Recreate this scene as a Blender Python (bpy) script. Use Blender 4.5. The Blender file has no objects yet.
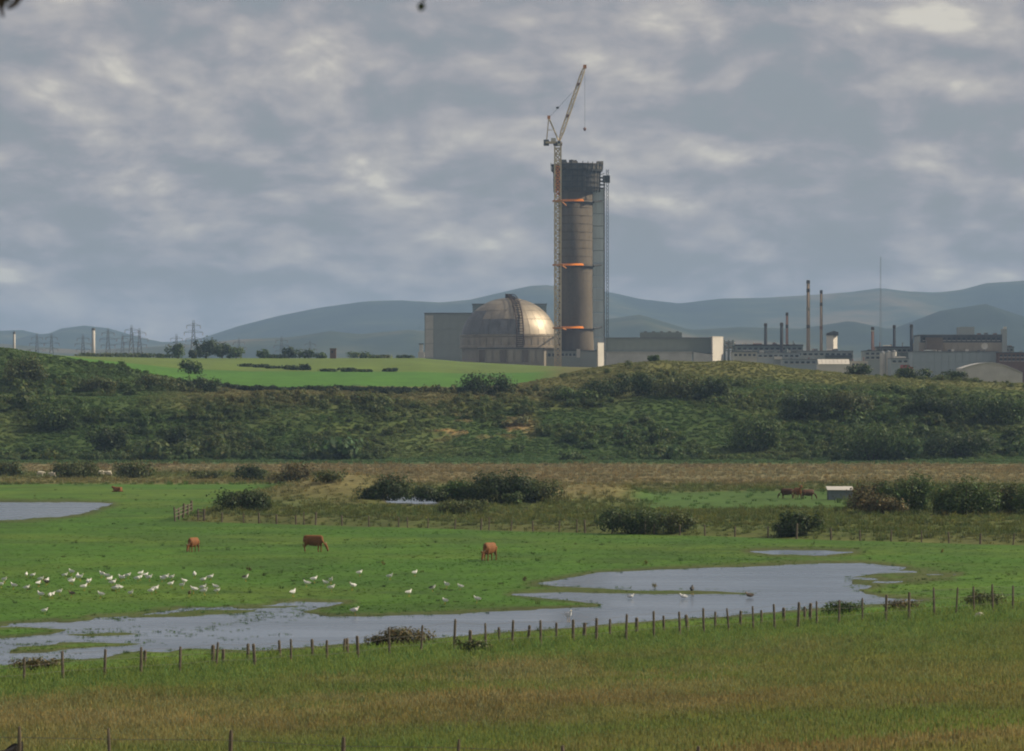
import bpy, math, random
import numpy as np
from mathutils import Vector, Matrix

R = math.radians
scene = bpy.context.scene
random.seed(7)
rng = np.random.default_rng(11)

# ------------------------------------------------------------------ camera
F = 3840.0                    # focal length in pixels (135 mm on 36 mm film, 1024 px wide)
CAMZ = 12.0                   # eye height above the wet meadow
HOR = 400.0                   # image row of the horizon
cam_d = bpy.data.cameras.new("camera")
cam = bpy.data.objects.new("camera", cam_d)
scene.collection.objects.link(cam)
cam.location = (0, 0, CAMZ)
cam.rotation_euler = (R(90), 0, 0)
cam_d.sensor_width = 36.0
cam_d.lens = 36.0 * F / 1024.0
cam_d.shift_y = (HOR - 375.5) / 1024.0
cam_d.clip_start = 0.5
cam_d.clip_end = 60000
cam_d.dof.use_dof = True
cam_d.dof.focus_distance = 700
cam_d.dof.aperture_fstop = 9.0
scene.camera = cam

# ------------------------------------------------------------------ sun, sky, exposure
SUN_AZ, SUN_EL = R(80), R(36)          # azimuth from the view axis towards the right
sun_dir = Vector((math.sin(SUN_AZ) * math.cos(SUN_EL), math.cos(SUN_AZ) * math.cos(SUN_EL), math.sin(SUN_EL)))
sun_d = bpy.data.lights.new("sun", 'SUN')
sun_d.energy = 4.8
sun_d.angle = R(0.6)
sun_d.color = (1.0, 0.87, 0.67)
sun = bpy.data.objects.new("sun", sun_d)
scene.collection.objects.link(sun)
sun.rotation_euler = (-sun_dir).to_track_quat('-Z', 'Y').to_euler()
sun.location = (200, 0, 300)

world = bpy.data.worlds.new("World")
scene.world = world
world.use_nodes = True
wt = world.node_tree
wt.nodes.clear()


class NT:
    """small helper for node trees"""
    def __init__(self, nt):
        self.nt = nt

    def n(self, t, **kw):
        nd = self.nt.nodes.new(t)
        for k, v in kw.items():
            setattr(nd, k, v)
        return nd

    def link(self, a, b):
        self.nt.links.new(a, b)

    def put(self, sock, v):
        if isinstance(v, bpy.types.NodeSocket):
            self.nt.links.new(v, sock)
        else:
            sock.default_value = v

    def math(self, op, a, b=0.0, c=0.0, clamp=False):
        m = self.n('ShaderNodeMath', operation=op)
        m.use_clamp = clamp
        self.put(m.inputs[0], a); self.put(m.inputs[1], b); self.put(m.inputs[2], c)
        return m.outputs[0]

    def vmath(self, op, a, b=(0, 0, 0), s=None):
        m = self.n('ShaderNodeVectorMath', operation=op)
        self.put(m.inputs[0], a); self.put(m.inputs[1], b)
        if s is not None:
            self.put(m.inputs['Scale'], s)
        return m.outputs['Value'] if op in ('LENGTH', 'DOT_PRODUCT', 'DISTANCE') else m.outputs['Vector']

    def comb(self, x, y, z):
        m = self.n('ShaderNodeCombineXYZ')
        self.put(m.inputs[0], x); self.put(m.inputs[1], y); self.put(m.inputs[2], z)
        return m.outputs[0]

    def noise(self, vec, scale, detail=4.0, rough=0.5, dist=0.0, dims='3D'):
        m = self.n('ShaderNodeTexNoise', noise_dimensions=dims)
        if vec is not None:
            self.link(vec, m.inputs['Vector'])
        m.inputs['Scale'].default_value = scale
        m.inputs['Detail'].default_value = detail
        m.inputs['Roughness'].default_value = rough
        m.inputs['Distortion'].default_value = dist
        return m.outputs['Fac']

    def maprange(self, v, a, b, c, d):
        m = self.n('ShaderNodeMapRange')
        self.put(m.inputs[0], v)
        for i, x in enumerate((a, b, c, d)):
            m.inputs[i + 1].default_value = x
        return m.outputs[0]

    def mix(self, fac, a, b, blend='MIX'):
        m = self.n('ShaderNodeMix', data_type='RGBA', blend_type=blend)
        self.put(m.inputs[0], fac)
        for s, v in ((m.inputs[6], a), (m.inputs[7], b)):
            if isinstance(v, bpy.types.NodeSocket):
                self.link(v, s)
            else:
                s.default_value = (v[0], v[1], v[2], 1.0)
        return m.outputs[2]

    def ramp(self, fac, stops):
        m = self.n('ShaderNodeValToRGB')
        self.put(m.inputs[0], fac)
        el = m.color_ramp.elements
        while len(el) < len(stops):
            el.new(0.5)
        for e, (p, c) in zip(el, stops):
            e.position = p
            e.color = (c[0], c[1], c[2], 1)
        return m.outputs[0]


W = NT(wt)
sky = W.n('ShaderNodeTexSky', sky_type='NISHITA')
sky.sun_disc = False
sky.sun_elevation = SUN_EL
sky.sun_rotation = SUN_AZ
sky.air_density = 1.0
sky.dust_density = 2.0
tc = W.n('ShaderNodeTexCoord')
sep = W.n('ShaderNodeSeparateXYZ')
W.link(tc.outputs['Generated'], sep.inputs[0])
dx, dy, dz = sep.outputs
elev = W.math('MAXIMUM', dz, 0.0)
vv = W.math('MULTIPLY', W.math('POWER', W.math('ADD', elev, 0.022), 0.62), 1.35)   # clouds flatten towards the horizon
pc = W.comb(W.math('ARCTAN2', dx, dy), vv, 0.0)
warp = W.n('ShaderNodeTexNoise', noise_dimensions='2D'); W.link(pc, warp.inputs['Vector']); warp.inputs['Scale'].default_value = 14
warp.inputs['Detail'].default_value = 2
wv = W.vmath('SCALE', W.vmath('SUBTRACT', warp.outputs['Color'], (0.5, 0.5, 0.5)), s=0.020)
pw = W.vmath('ADD', pc, wv)
pw2 = W.vmath('ADD', pw, (0.006, 0.013, 0.0))                      # a step towards the sun: lit edges of the clouds
n_big = W.noise(pc, 8.0, 1, 0.5, dims='2D')
n_a = W.noise(pw, 21.0, 6, 0.58, dims='2D')
n_b = W.noise(pw2, 21.0, 4, 0.58, dims='2D')
n_f = W.noise(pw, 70.0, 3, 0.6, dims='2D')


def puffs(vec):
    """rounded cauliflower heads of cumulus"""
    v = W.n('ShaderNodeTexVoronoi', feature='F1', voronoi_dimensions='2D')
    W.link(vec, v.inputs['Vector'])
    v.inputs['Scale'].default_value = 28.0
    v.inputs['Detail'].default_value = 2.0
    v.inputs['Roughness'].default_value = 0.55
    v.inputs['Lacunarity'].default_value = 2.3
    v.normalize = True
    return v.outputs['Distance']


v_a = puffs(pw)
v_b = puffs(pw2)
dens = W.math('ADD', W.math('ADD', W.math('MULTIPLY', W.math('SUBTRACT', n_a, .5), 1.35), .5), W.math('MULTIPLY', W.math('SUBTRACT', n_big, 0.5), 0.45))
dens = W.math('ADD', dens, W.math('MULTIPLY', W.math('SUBTRACT', n_f, 0.5), 0.24))
dens = W.math('ADD', dens, W.math('MULTIPLY', W.math('SUBTRACT', 0.42, v_a), 0.9))


dxw = W.math('ADD', dx, W.math('MULTIPLY', W.math('SUBTRACT', n_a, .5), .035))
dzw = W.math('ADD', dz, W.math('MULTIPLY', W.math('SUBTRACT', n_f, .5), .014))
pxz = W.comb(dxw, dzw, 0.0)


def cloud_bump(acc, px, py, w_, h_, amp):
    """a heap (or a thin place) of cloud standing in one part of the sky"""
    sx, sz = F / w_, F / h_
    v = W.n('ShaderNodeVectorMath', operation='MULTIPLY_ADD')
    W.link(pxz, v.inputs[0]); v.inputs[1].default_value = (sx, sz, 0); v.inputs[2].default_value = (-(px - 512) / F * sx, -(HOR - py) / F * sz, 0)
    q = W.vmath('DOT_PRODUCT', v.outputs[0], v.outputs[0])
    g = W.math('POWER', math.exp(-1), q)
    return W.math('MULTIPLY_ADD', g, amp, acc)


bumps = 0.0
for b in ((950, 22, 105, 48, .20), (865, 100, 100, 34, .28), (935, 85, 35, 24, .10), (180, 150, 120, 22, .30), (110, 160, 50, 14, .12), (265, 45, 70, 30, .16), (130, 82, 70, 28, .12),
          (30, 20, 60, 40, .10), (640, 125, 80, 30, .10), (650, 55, 60, 20, .06), (500, 70, 40, 30, .05), (190, 218, 70, 16, .10), (275, 295, 45, 20, .14), (50, 305, 50, 12, .12), (500, 272, 30, 25, .14),
          (690, 225, 40, 22, .12), (620, 168, 60, 10, .10), (800, 305, 240, 8, .10), (385, 150, 60, 16, .08),
          (60, 205, 130, 20, -.14), (420, 195, 150, 26, -.10), (990, 130, 40, 60, -.10), (770, 40, 60, 40, -.12), (400, 255, 150, 14, -.10), (850, 265, 160, 22, -.14), (330, 15, 40, 30, -.06), (120, 270, 160, 14, -.10)):
    bumps = cloud_bump(bumps, *b)
dens = W.math('MULTIPLY_ADD', bumps, W.math('GREATER_THAN', dy, 0.0), dens)
lit = W.math('ADD', W.math('MULTIPLY', W.math('SUBTRACT', n_a, n_b), 1.6), W.math('MULTIPLY', W.math('SUBTRACT', v_b, v_a), .8))
tone = W.math('ADD', dens, lit)
ccol = W.ramp(W.maprange(tone, 0.14, 1.34, 0.0, 1.0), (
    (0.0, (.220, .228, .246)), (0.2, (.256, .257, .274)), (0.4, (.318, .306, .318)), (0.6, (.384, .360, .352)), (0.78, (.46, .428, .395)), (1.0, (.62, .575, .49))))
ccol = W.mix(1.0, ccol, (10, 10, 10), 'MULTIPLY')
cover = W.maprange(tone, 0.15, 0.55, 0.82, 1.0)
skycol = W.mix(cover, sky.outputs[0], ccol)
bg = W.n('ShaderNodeBackground')
W.link(skycol, bg.inputs[0])
bg.inputs[1].default_value = 0.1
wo = W.n('ShaderNodeOutputWorld')
W.link(bg.outputs[0], wo.inputs[0])

vs = scene.view_settings
scene.display_settings.display_device = 'sRGB'
vs.view_transform = 'Standard'
vs.look = 'None'
vs.exposure = 0.2
vs.gamma = 1.0
vs.use_curve_mapping = False
scene.render.engine = 'CYCLES'
scene.cycles.use_denoising = True
scene.cycles.max_bounces = 4
scene.cycles.diffuse_bounces = 2
scene.cycles.glossy_bounces = 2
scene.cycles.transmission_bounces = 2
scene.cycles.use_light_tree = False
world.cycles.sampling_method = 'MANUAL'
world.cycles.sample_map_resolution = 512
scene.cycles.transparent_max_bounces = 6
scene.cycles.volume_bounces = 0
scene.cycles.filter_width = 2.0

# ------------------------------------------------------------------ helpers
COL = scene.collection


def tag(o, label=None, cat=None, group=None, kind=None):
    if label: o["label"] = label
    if cat: o["category"] = cat
    if group: o["group"] = group
    if kind: o["kind"] = kind
    return o


def empty(name, loc, rz=0.0):
    o = bpy.data.objects.new(name, None)
    o.empty_display_size = 0.5
    COL.objects.link(o)
    o.location = loc
    o.rotation_euler = (0, 0, rz)
    return o


def link(name, me, mat=None, parent=None, loc=None):
    o = bpy.data.objects.new(name, me)
    COL.objects.link(o)
    if mat is not None and not me.materials:
        me.materials.append(mat)
    if parent is not None:
        o.parent = parent
    if loc is not None:
        o.location = loc
    return o


def copy_tree(o, parent=None):
    c = o.copy()
    COL.objects.link(c)
    c.parent = parent
    for ch in list(o.children):
        copy_tree(ch, c)
    return c


def mesh_np(name, V, Fq, smooth=False):
    me = bpy.data.meshes.new(name)
    V = np.asarray(V, dtype=np.float32); Fq = np.asarray(Fq, dtype=np.int32)
    k = Fq.shape[1]
    me.vertices.add(len(V)); me.vertices.foreach_set("co", V.ravel())
    me.loops.add(Fq.size); me.loops.foreach_set("vertex_index", Fq.ravel())
    me.polygons.add(len(Fq))
    me.polygons.foreach_set("loop_start", np.arange(0, Fq.size, k, dtype=np.int32))
    me.polygons.foreach_set("loop_total", np.full(len(Fq), k, dtype=np.int32))
    if smooth:
        me.polygons.foreach_set("use_smooth", np.ones(len(Fq), dtype=bool))
    me.update(calc_edges=True)
    return me


def add_col(me, name, C, dom='POINT'):
    a = me.color_attributes.new(name, 'FLOAT_COLOR', dom)
    C = np.asarray(C, dtype=np.float32)
    if C.shape[1] == 3:
        C = np.concatenate([C, np.ones((len(C), 1), np.float32)], 1)
    a.data.foreach_set("color", C.ravel())


class MB:
    """collects boxes, tubes and lathes, in world coordinates"""
    def __init__(self):
        self.v = []; self.f = []

    def box(self, x0, x1, y0, y1, z0, z1, taper=0.0):
        b = len(self.v); t = taper
        self.v += [(x0, y0, z0), (x1, y0, z0), (x1, y1, z0), (x0, y1, z0), (x0 + t, y0 + t, z1), (x1 - t, y0 + t, z1), (x1 - t, y1 - t, z1), (x0 + t, y1 - t, z1)]
        self.f += [tuple(b + i for i in q) for q in ((0, 3, 2, 1), (4, 5, 6, 7), (0, 1, 5, 4), (1, 2, 6, 5), (2, 3, 7, 6), (3, 0, 4, 7))]
        return self

    def tube(self, p0, p1, r0, r1=None, n=6):
        r1 = r0 if r1 is None else r1
        p0 = Vector(p0); p1 = Vector(p1); d = (p1 - p0)
        if d.length < 1e-6: return self
        d.normalize()
        u = d.cross(Vector((0, 0, 1)) if abs(d.z) < 0.9 else Vector((1, 0, 0))).normalized(); w = d.cross(u)
        b = len(self.v)
        for p, r in ((p0, r0), (p1, r1)):
            for i in range(n):
                a = 2 * math.pi * (i + 0.5) / n
                self.v.append(tuple(p + u * math.cos(a) * r + w * math.sin(a) * r))
        for i in range(n):
            j = (i + 1) % n
            self.f.append((b + i, b + j, b + n + j, b + n + i))
        self.f.append(tuple(b + i for i in reversed(range(n)))); self.f.append(tuple(b + n + i for i in range(n)))
        return self

    def path(self, pts, radii, n=6):
        for i in range(len(pts) - 1):
            self.tube(pts[i], pts[i + 1], radii[i], radii[i + 1], n)
        return self

    def lathe(self, cx, cy, prof, n=32, a0=0.0, a1=2 * math.pi, cap=True):
        b = len(self.v); full = abs(a1 - a0 - 2 * math.pi) < 1e-6
        m = n if full else n + 1
        for r, z in prof:
            for i in range(m):
                a = a0 + (a1 - a0) * i / n
                self.v.append((cx + r * math.sin(a), cy - r * math.cos(a), z))
        for k in range(len(prof) - 1):
            for i in range(n):
                j = (i + 1) % m
                self.f.append((b + k * m + i, b + k * m + j, b + (k + 1) * m + j, b + (k + 1) * m + i))
        if cap and full:
            self.f.append(tuple(b + (len(prof) - 1) * m + i for i in range(m)))
            self.f.append(tuple(b + i for i in reversed(range(m))))
        return self

    def poly_prism(self, pts, y0, y1):
        """pts: outline in x,z, extruded from y0 to y1"""
        b = len(self.v); n = len(pts)
        for y in (y0, y1):
            for x, z in pts: self.v.append((x, y, z))
        self.f.append(tuple(b + i for i in range(n))); self.f.append(tuple(b + n + i for i in reversed(range(n))))
        for i in range(n):
            j = (i + 1) % n
            self.f.append((b + i, b + n + i, b + n + j, b + j))
        return self

    def build(self, name, mat, parent=None, smooth=False):
        off = parent_world(parent)
        me = bpy.data.meshes.new(name)
        me.from_pydata([(x - off[0], y - off[1], z - off[2]) for x, y, z in self.v], [], self.f)
        if smooth:
            for p in me.polygons: p.use_smooth = True
        me.update()
        return link(name, me, mat, parent)


def parent_world(p):
    off = [0.0, 0.0, 0.0]
    while p is not None:
        for i in range(3): off[i] += p.location[i]
        p = p.parent
    return off


# ------------------------------------------------------------------ numpy value noise
_perm = rng.permutation(4096)


def vnoise(x, y, seed=0):
    xi = np.floor(x).astype(np.int64); yi = np.floor(y).astype(np.int64)
    fx = x - xi; fy = y - yi
    fx = fx * fx * (3 - 2 * fx); fy = fy * fy * (3 - 2 * fy)

    def h(a, b):
        return _perm[(_perm[(a + seed * 57) % 4096] + b) % 4096] / 4095.0
    a = h(xi, yi); b = h(xi + 1, yi); c = h(xi, yi + 1); d = h(xi + 1, yi + 1)
    return (a * (1 - fx) + b * fx) * (1 - fy) + (c * (1 - fx) + d * fx) * fy


def fbm(x, y, scale, octv=4, seed=0, gain=0.5):
    s = 0; amp = 1; tot = 0; f = 1.0 / scale
    for o in range(octv):
        s = s + amp * vnoise(x * f + 17.3 * o, y * f - 9.1 * o, seed + o); tot += amp
        amp *= gain; f *= 2.03
    return s / tot


def sstep(a, b, x):
    t = np.clip((x - a) / (b - a), 0, 1)
    return t * t * (3 - 2 * t)


# ------------------------------------------------------------------ the lie of the land
ZF = 0.25
FA = (-20.2, 158.9)      # near fence: west end, east end
FB = (27.8, 212.8)
FSL = (FB[1] - FA[1]) / (FB[0] - FA[0])


def fence_y(X):
    return FA[1] + (X - FA[0]) * FSL


BA = ((175 - 512) / F * 12 * F / 121, 12 * F / 121)
BB = ((1013 - 512) / F * 12 * F / 145, 12 * F / 145)
BSL = (BB[1] - BA[1]) / (BB[0] - BA[0])


def back_y(X):
    return BA[1] + (X - BA[0]) * BSL


P1x = [-400, 0, 160, 300, 450, 660, 800, 1024, 1400]; P1y = [396, 398, 398, 400, 398, 397, 396, 405, 410]
P2x = [-400, 0, 60, 110, 180, 250, 400, 470, 530, 580, 620, 660, 740, 800, 850, 900, 960, 1024, 1400]
P2y = [343, 350, 357, 367, 382, 388, 390, 389, 383, 373, 364, 360, 362, 369, 373, 377, 382, 386, 395]
P3x = [-400, 0, 180, 420, 460, 545, 660, 800, 1024, 1400]; P3y = [353, 355, 358.5, 358, 361.5, 366, 371, 380, 393, 400]


def H(X, Y):
    X = np.asarray(X, dtype=float); Y = np.asarray(Y, dtype=float)
    Xf = np.clip(X, -60, 60)
    s = np.maximum(fence_y(Xf) - np.maximum(Y, 0), 0)
    s = np.minimum(s, 195)
    fore = ZF * sstep(-9, -1, fence_y(Xf) - Y) + 8.4e-4 * s ** 1.79
    fore = fore + (fbm(X, Y, 14, 3, 5) - .5) * 0.5 * sstep(2, 15, s)
    z = fore + (fbm(X, Y, 9, 3, 1) - .5) * 0.10 * (1 - sstep(0, 3, s))
    # rough bank beyond the far fence, mounds
    bb = sstep(0, 6, Y - back_y(X)) * sstep(-36, -28, X) * (1 - sstep(600, 700, Y))
    z = z + bb * (0.35 + 0.5 * (fbm(X, Y, 16, 3, 2) - .3))
    for mx, my, rx, ry, hh in ((-21, 444, 8.5, 14, 2.3), (-14.5, 440, 6, 10, 1.3), (7.5, 450, 7, 14, 1.6), (13, 446, 4, 10, .6)):
        z = z + hh * np.exp(-(((X - mx) / rx) ** 2 + ((Y - my) / ry) ** 2))
    # the bluff and the plateau behind it
    p = 512 + F * X / np.maximum(Y, 200)
    wob = (fbm(X, Y, 40, 3, 3) - .5) * 14
    z1 = CAMZ + (HOR - np.interp(p, P1x, P1y)) * 815 / F
    z2 = CAMZ + (HOR - np.interp(p, P2x, P2y)) * 890 / F
    z3 = CAMZ + (HOR - np.interp(p, P3x, P3y)) * 1450 / F
    k1 = sstep(752, 822, Y + wob); k2 = sstep(832, 895, Y + wob * .6); k3 = np.clip((Y - 890) / 560, 0, 1)
    k3 = k3 * (1.25 - .25 * k3)
    bl = z1 * k1 + (z2 - z1) * k2 + (z3 - z2) * k3
    bl = bl + k1 * (1 - sstep(880, 930, Y)) * (fbm(X, Y, 18, 3, 4) - .5) * 2.6
    bl = bl + sstep(900, 1000, Y) * (fbm(X, Y, 120, 2, 6) - .5) * .6 * (1 - sstep(1400, 1600, Y))
    far = sstep(1700, 4000, Y)
    return z * (1 - sstep(745, 760, Y)) + bl * (1 - far) + far * 27


POOLS = {
    'a': [(-40, 502), (60, 502.5), (108, 504), (96, 508), (86, 512), (60, 516.5), (20, 519), (-40, 520)],
    'b': [(-60, 626), (40, 619), (130, 612), (190, 604.5), (240, 600.5), (300, 599), (352, 601), (330, 606), (302, 611), (330, 616.5), (380, 616), (432, 614), (500, 611), (545, 609), (598, 607),
          (604, 604), (569, 599.5), (515, 593.5), (566, 592), (600, 593), (680, 594.5), (754, 594.5), (758, 592.5), (720, 590), (604, 588), (560, 586.5), (533, 583.5), (570, 577), (604, 573), (650, 570), (700, 568), (745, 566.5), (770, 564.5), (810, 563.2), (860, 563.2),
          (904, 567.5), (886, 572), (852, 577), (846, 586), (865, 594), (890, 598), (925, 600), (890, 603), (840, 606), (760, 612.5), (600, 624), (450, 635.5), (350, 642), (250, 651), (100, 661), (0, 668), (-60, 672)],
    'c': [(380, 499), (445, 501), (436, 508), (388, 507)],
    'd': [(752, 551), (790, 549.6), (852, 551.5), (822, 554.5), (772, 553.8)],
}
ISLES = [[(-40, 627), (20, 626), (66, 629), (50, 634), (20, 637), (-40, 641)], [(14, 645), (80, 640.5), (160, 641), (170, 643), (110, 647), (40, 652), (10, 652)], [(60, 634), (130, 632), (150, 633.5), (90, 636.5)], [(130, 616), (200, 610), (260, 609), (250, 612), (180, 616)], [(210, 605), (300, 604), (310, 607), (240, 608.5)]]
MARSHY = [(850, 570), (905, 569), (965, 572), (955, 580), (900, 583), (860, 590), (842, 588)]


def poly_sd(px, py, poly, ky=3.0):
    """signed distance (inside positive) to an outline, rows weighted by ky"""
    P = np.array(poly, float) * (1, ky); x = px; y = py * ky
    best = np.full(x.shape, 1e9); ins = np.zeros(x.shape, bool)
    n = len(P)
    for i in range(n):
        ax, ay = P[i]; bx, by = P[(i + 1) % n]
        ex, ey = bx - ax, by - ay
        t = np.clip(((x - ax) * ex + (y - ay) * ey) / (ex * ex + ey * ey), 0, 1)
        best = np.minimum(best, np.hypot(x - ax - t * ex, y - ay - t * ey))
        c = ((ay > y) != (by > y)) & (x < (bx - ax) * (y - ay) / (by - ay + 1e-12) + ax)
        ins ^= c
    return np.where(ins, best, -best)


def wet(X, Y):
    """depth field of the flooded hollows: above 0 is under water"""
    px = 512 + F * X / np.maximum(Y, 1); py = HOR + CAMZ * F / np.maximum(Y, 1)
    out = np.full(X.shape, -40.0)
    m = (Y > 150) & (Y < 480) & (np.abs(X) < 90)
    a, b = px[m], py[m]
    xm, ym = X[m], Y[m]
    nz = (fbm(xm, ym, 3.0, 4, 21) - .5)
    nl = (fbm(xm * 1.0, ym * .45, 2.2, 3, 23) - .5)
    w = np.full(a.shape, -40.0)
    for k, poly in POOLS.items():
        sd = poly_sd(a, b, poly)
        amp = 9.0
        if k == 'b':                                     # grass stands up through the shallow west end
            shallow = (1 - sstep(150, 330, a)) + 0.8 * (1 - sstep(598, 612, b)) * (1 - sstep(350, 450, a))
            sd = sd - np.clip(shallow, 0, 1) * (8 + 60 * np.clip(nl + .03, 0, 1))
        w = np.maximum(w, sd + amp * nz)
    for isl in ISLES:
        w = np.minimum(w, -poly_sd(a, b, isl) + 5 * nl + 10 * nz)
    sd = poly_sd(a, b, MARSHY)
    w = np.maximum(w, np.minimum(sd, 6) - 11 + 24 * nl)
    out[m] = w
    return out


def zone(X, Y, W_=None):
    """what grows where: ground colour"""
    X = np.asarray(X, float); Y = np.asarray(Y, float)
    n1 = fbm(X, Y, 22, 4, 31); n2 = fbm(X, Y, 6, 4, 32); n3 = fbm(X, Y * .35, 30, 3, 33)
    p = 512 + F * X / np.maximum(Y, 60)
    s = fence_y(np.clip(X, -80, 80)) - Y

    def C(*c): return np.array(c)[None, :]

    def mixc(a, b, t): return a * (1 - t[:, None]) + b * t[:, None]
    col = np.repeat(C(.050, .122, .014), len(X), 0)                                     # grazed wet meadow
    col = mixc(col, C(.072, .132, .018), sstep(.42, .7, n1))
    col = mixc(col, C(.040, .094, .014), sstep(.5, .72, n2) * .7)
    # near hay meadow
    m = mixc(np.repeat(C(.086, .108, .034), len(X), 0), C(.104, .096, .042), sstep(.44, .64, .5 * n3 + .5 * fbm(X, Y, 9, 3, 43) + .08 * (1 - sstep(80, 150, Y))))
    m = mixc(m, C(.066, .108, .026), sstep(.5, .68, n1) * .85)
    m = mixc(m, C(.135, .128, .060), sstep(.50, .70, n2) * .65)
    m = mixc(m, C(.078, .112, .030), sstep(4, 16, X - .12 * (Y - 150)) * sstep(120, 165, Y) * .7)
    m = mixc(m, C(.076, .120, .030), (1 - sstep(6, 20, s + 8 * (n2 - .5))))
    col = mixc(col, m, sstep(-9, -6, s))
    # rough bank
    bk = sstep(-1.5, .5, Y - back_y(X)) * sstep(-33.5, -32, X)
    rough = mixc(np.repeat(C(.074, .098, .027), len(X), 0), C(.092, .106, .034), sstep(.45, .7, n2))
    far_left = sstep(540, 560, Y + 10 * (n2 - .5))
    bk = np.maximum(bk, far_left)
    col = mixc(col, rough, bk)
    pale = far_left * (1 - sstep(580, 610, Y)) * (1 - sstep(300, 380, p))
    col = mixc(col, C(.135, .125, .048), pale * .8)
    for mx, my, rx, ry in ((-20, 444, 9, 16), (7.5, 446, 8, 12)):
        col = mixc(col, C(.20, .175, .085), np.exp(-(((X - mx) / rx) ** 2 + ((Y - my) / ry) ** 2)) * .9)
    grn = sstep(625, 655, p + 40 * (n2 - .5)) * (1 - sstep(835, 862, p + 0.2 * (Y - 430))) * sstep(408, 414, Y) * (1 - sstep(476, 486, Y))
    col = mixc(col, C(.054, .108, .024), grn)
    brown = sstep(508, 545, Y + 26 * (n2 - .5) + 100 * sstep(380, 300, p) * -1 * 0 - 110 * (1 - sstep(300, 380, p))) * (1 - sstep(712, 728, Y))
    reed = mixc(np.repeat(C(.150, .130, .066), len(X), 0), C(.165, .152, .080), sstep(.4, .65, n3))
    reed = mixc(reed, C(.115, .085, .045), sstep(.5, .7, fbm(X, Y * .2, 40, 3, 37)) * .7)
    col = mixc(col, reed, brown)
    toe = sstep(714, 724, Y)
    col = mixc(col, C(.056, .098, .032), toe)
    # bluff
    bluff = sstep(752, 764, Y + 8 * (n2 - .5))
    bc = mixc(np.repeat(C(.048, .084, .022), len(X), 0), C(.076, .104, .030), sstep(.45, .65, n1))
    bc = mixc(bc, C(.125, .110, .044), sstep(795, 822, Y + 20 * (n2 - .5)) * (1 - sstep(560, 700, p)) * sstep(120, 240, p) * .8)
    bc = mixc(bc, C(.118, .122, .042), sstep(850, 880, Y + 18 * (n1 - .5)) * sstep(480, 560, p) * .85)
    col = mixc(col, bc, bluff)
    bare = sstep(.56, .66, fbm(X, Y, 5, 3, 39)) * np.exp(-((Y - 789) / 9) ** 2) * sstep(420, 445, p) * (1 - sstep(520, 545, p))
    col = mixc(col, C(.26, .19, .09), bare)
    # upper fields
    fld = sstep(893, 906, Y + 6 * (n2 - .5)) * (1 - sstep(525, 570, p - .02 * (Y - 900)))
    fc = mixc(np.repeat(C(.058, .152, .020), len(X), 0), C(.096, .146, .030), sstep(1085, 1110, Y + 8 * (n1 - .5)))
    col = mixc(col, fc, fld)
    site = sstep(1490, 1540, Y) * (1 - sstep(2200, 2600, Y))
    col = mixc(col, C(.09, .10, .07), site)
    col = mixc(col, mixc(np.repeat(C(.050, .075, .024), len(X), 0), C(.085, .085, .035), sstep(.4, .6, fbm(X, Y, 260, 3, 35))), sstep(2200, 2600, Y))
    if W_ is not None:                                                                  # trampled mud round the pools
        mud = sstep(-16, -3, W_) * (1 - sstep(6, 12, W_) * .2)
        col = mixc(col, C(.060, .062, .026), mud * .75)
        col = mixc(col, C(.045, .038, .026), sstep(-2, 3, W_))
    return col


def hz(x, y):
    return float(H(np.array([x]), np.array([y]))[0])


_ys = np.concatenate([np.arange(60, 700, .5), np.arange(700, 2000, 1.5)])


def hit(px, py):
    """where the line of sight through a picture point meets the ground"""
    X = (px - 512) / F * _ys
    zr = CAMZ + (HOR - py) / F * _ys
    i = np.nonzero(H(X, _ys) >= zr)[0]
    k = i[0] if len(i) else len(_ys) - 1
    return float(X[k]), float(_ys[k]), float(H(X[k:k + 1], _ys[k:k + 1])[0])


def wx(px, Y): return (px - 512) / F * Y
def wz(py, Y): return CAMZ + (HOR - py) / F * Y


# ------------------------------------------------------------------ materials
def mat_new(name):
    m = bpy.data.materials.new(name)
    m.use_nodes = True
    m.node_tree.nodes.clear()
    t = NT(m.node_tree)
    out = t.n('ShaderNodeOutputMaterial')
    b = t.n('ShaderNodeBsdfPrincipled')
    t.link(b.outputs[0], out.inputs[0])
    return m, t, b, out


def solid(name, rgb, rough=.75, metal=0.0, var=.25, scale=.4, streak=False, bump=0.0, spec=.35):
    m, t, b, out = mat_new(name)
    tcn = t.n('ShaderNodeTexCoord')
    vec = tcn.outputs['Object']
    if streak:
        vec = t.vmath('MULTIPLY', vec, (1, 1, .12))
    n1 = t.noise(vec, scale, 6, .6)
    n2 = t.noise(tcn.outputs['Object'], scale * 7, 3, .6)
    f = t.math('ADD', t.math('MULTIPLY', n1, .75), t.math('MULTIPLY', n2, .25))
    k = t.maprange(f, .3, .7, 1 - var, 1 + var)
    c = t.mix(1.0, rgb, t.comb(k, k, k), 'MULTIPLY')
    t.link(c, b.inputs['Base Color'])
    b.inputs['Roughness'].default_value = rough
    b.inputs['Metallic'].default_value = metal
    b.inputs['Specular IOR Level'].default_value = spec
    if bump:
        bn = t.n('ShaderNodeBump'); bn.inputs['Strength'].default_value = bump; bn.inputs['Distance'].default_value = .1
        t.link(f, bn.inputs['Height']); t.link(bn.outputs[0], b.inputs['Normal'])
    return m


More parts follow.
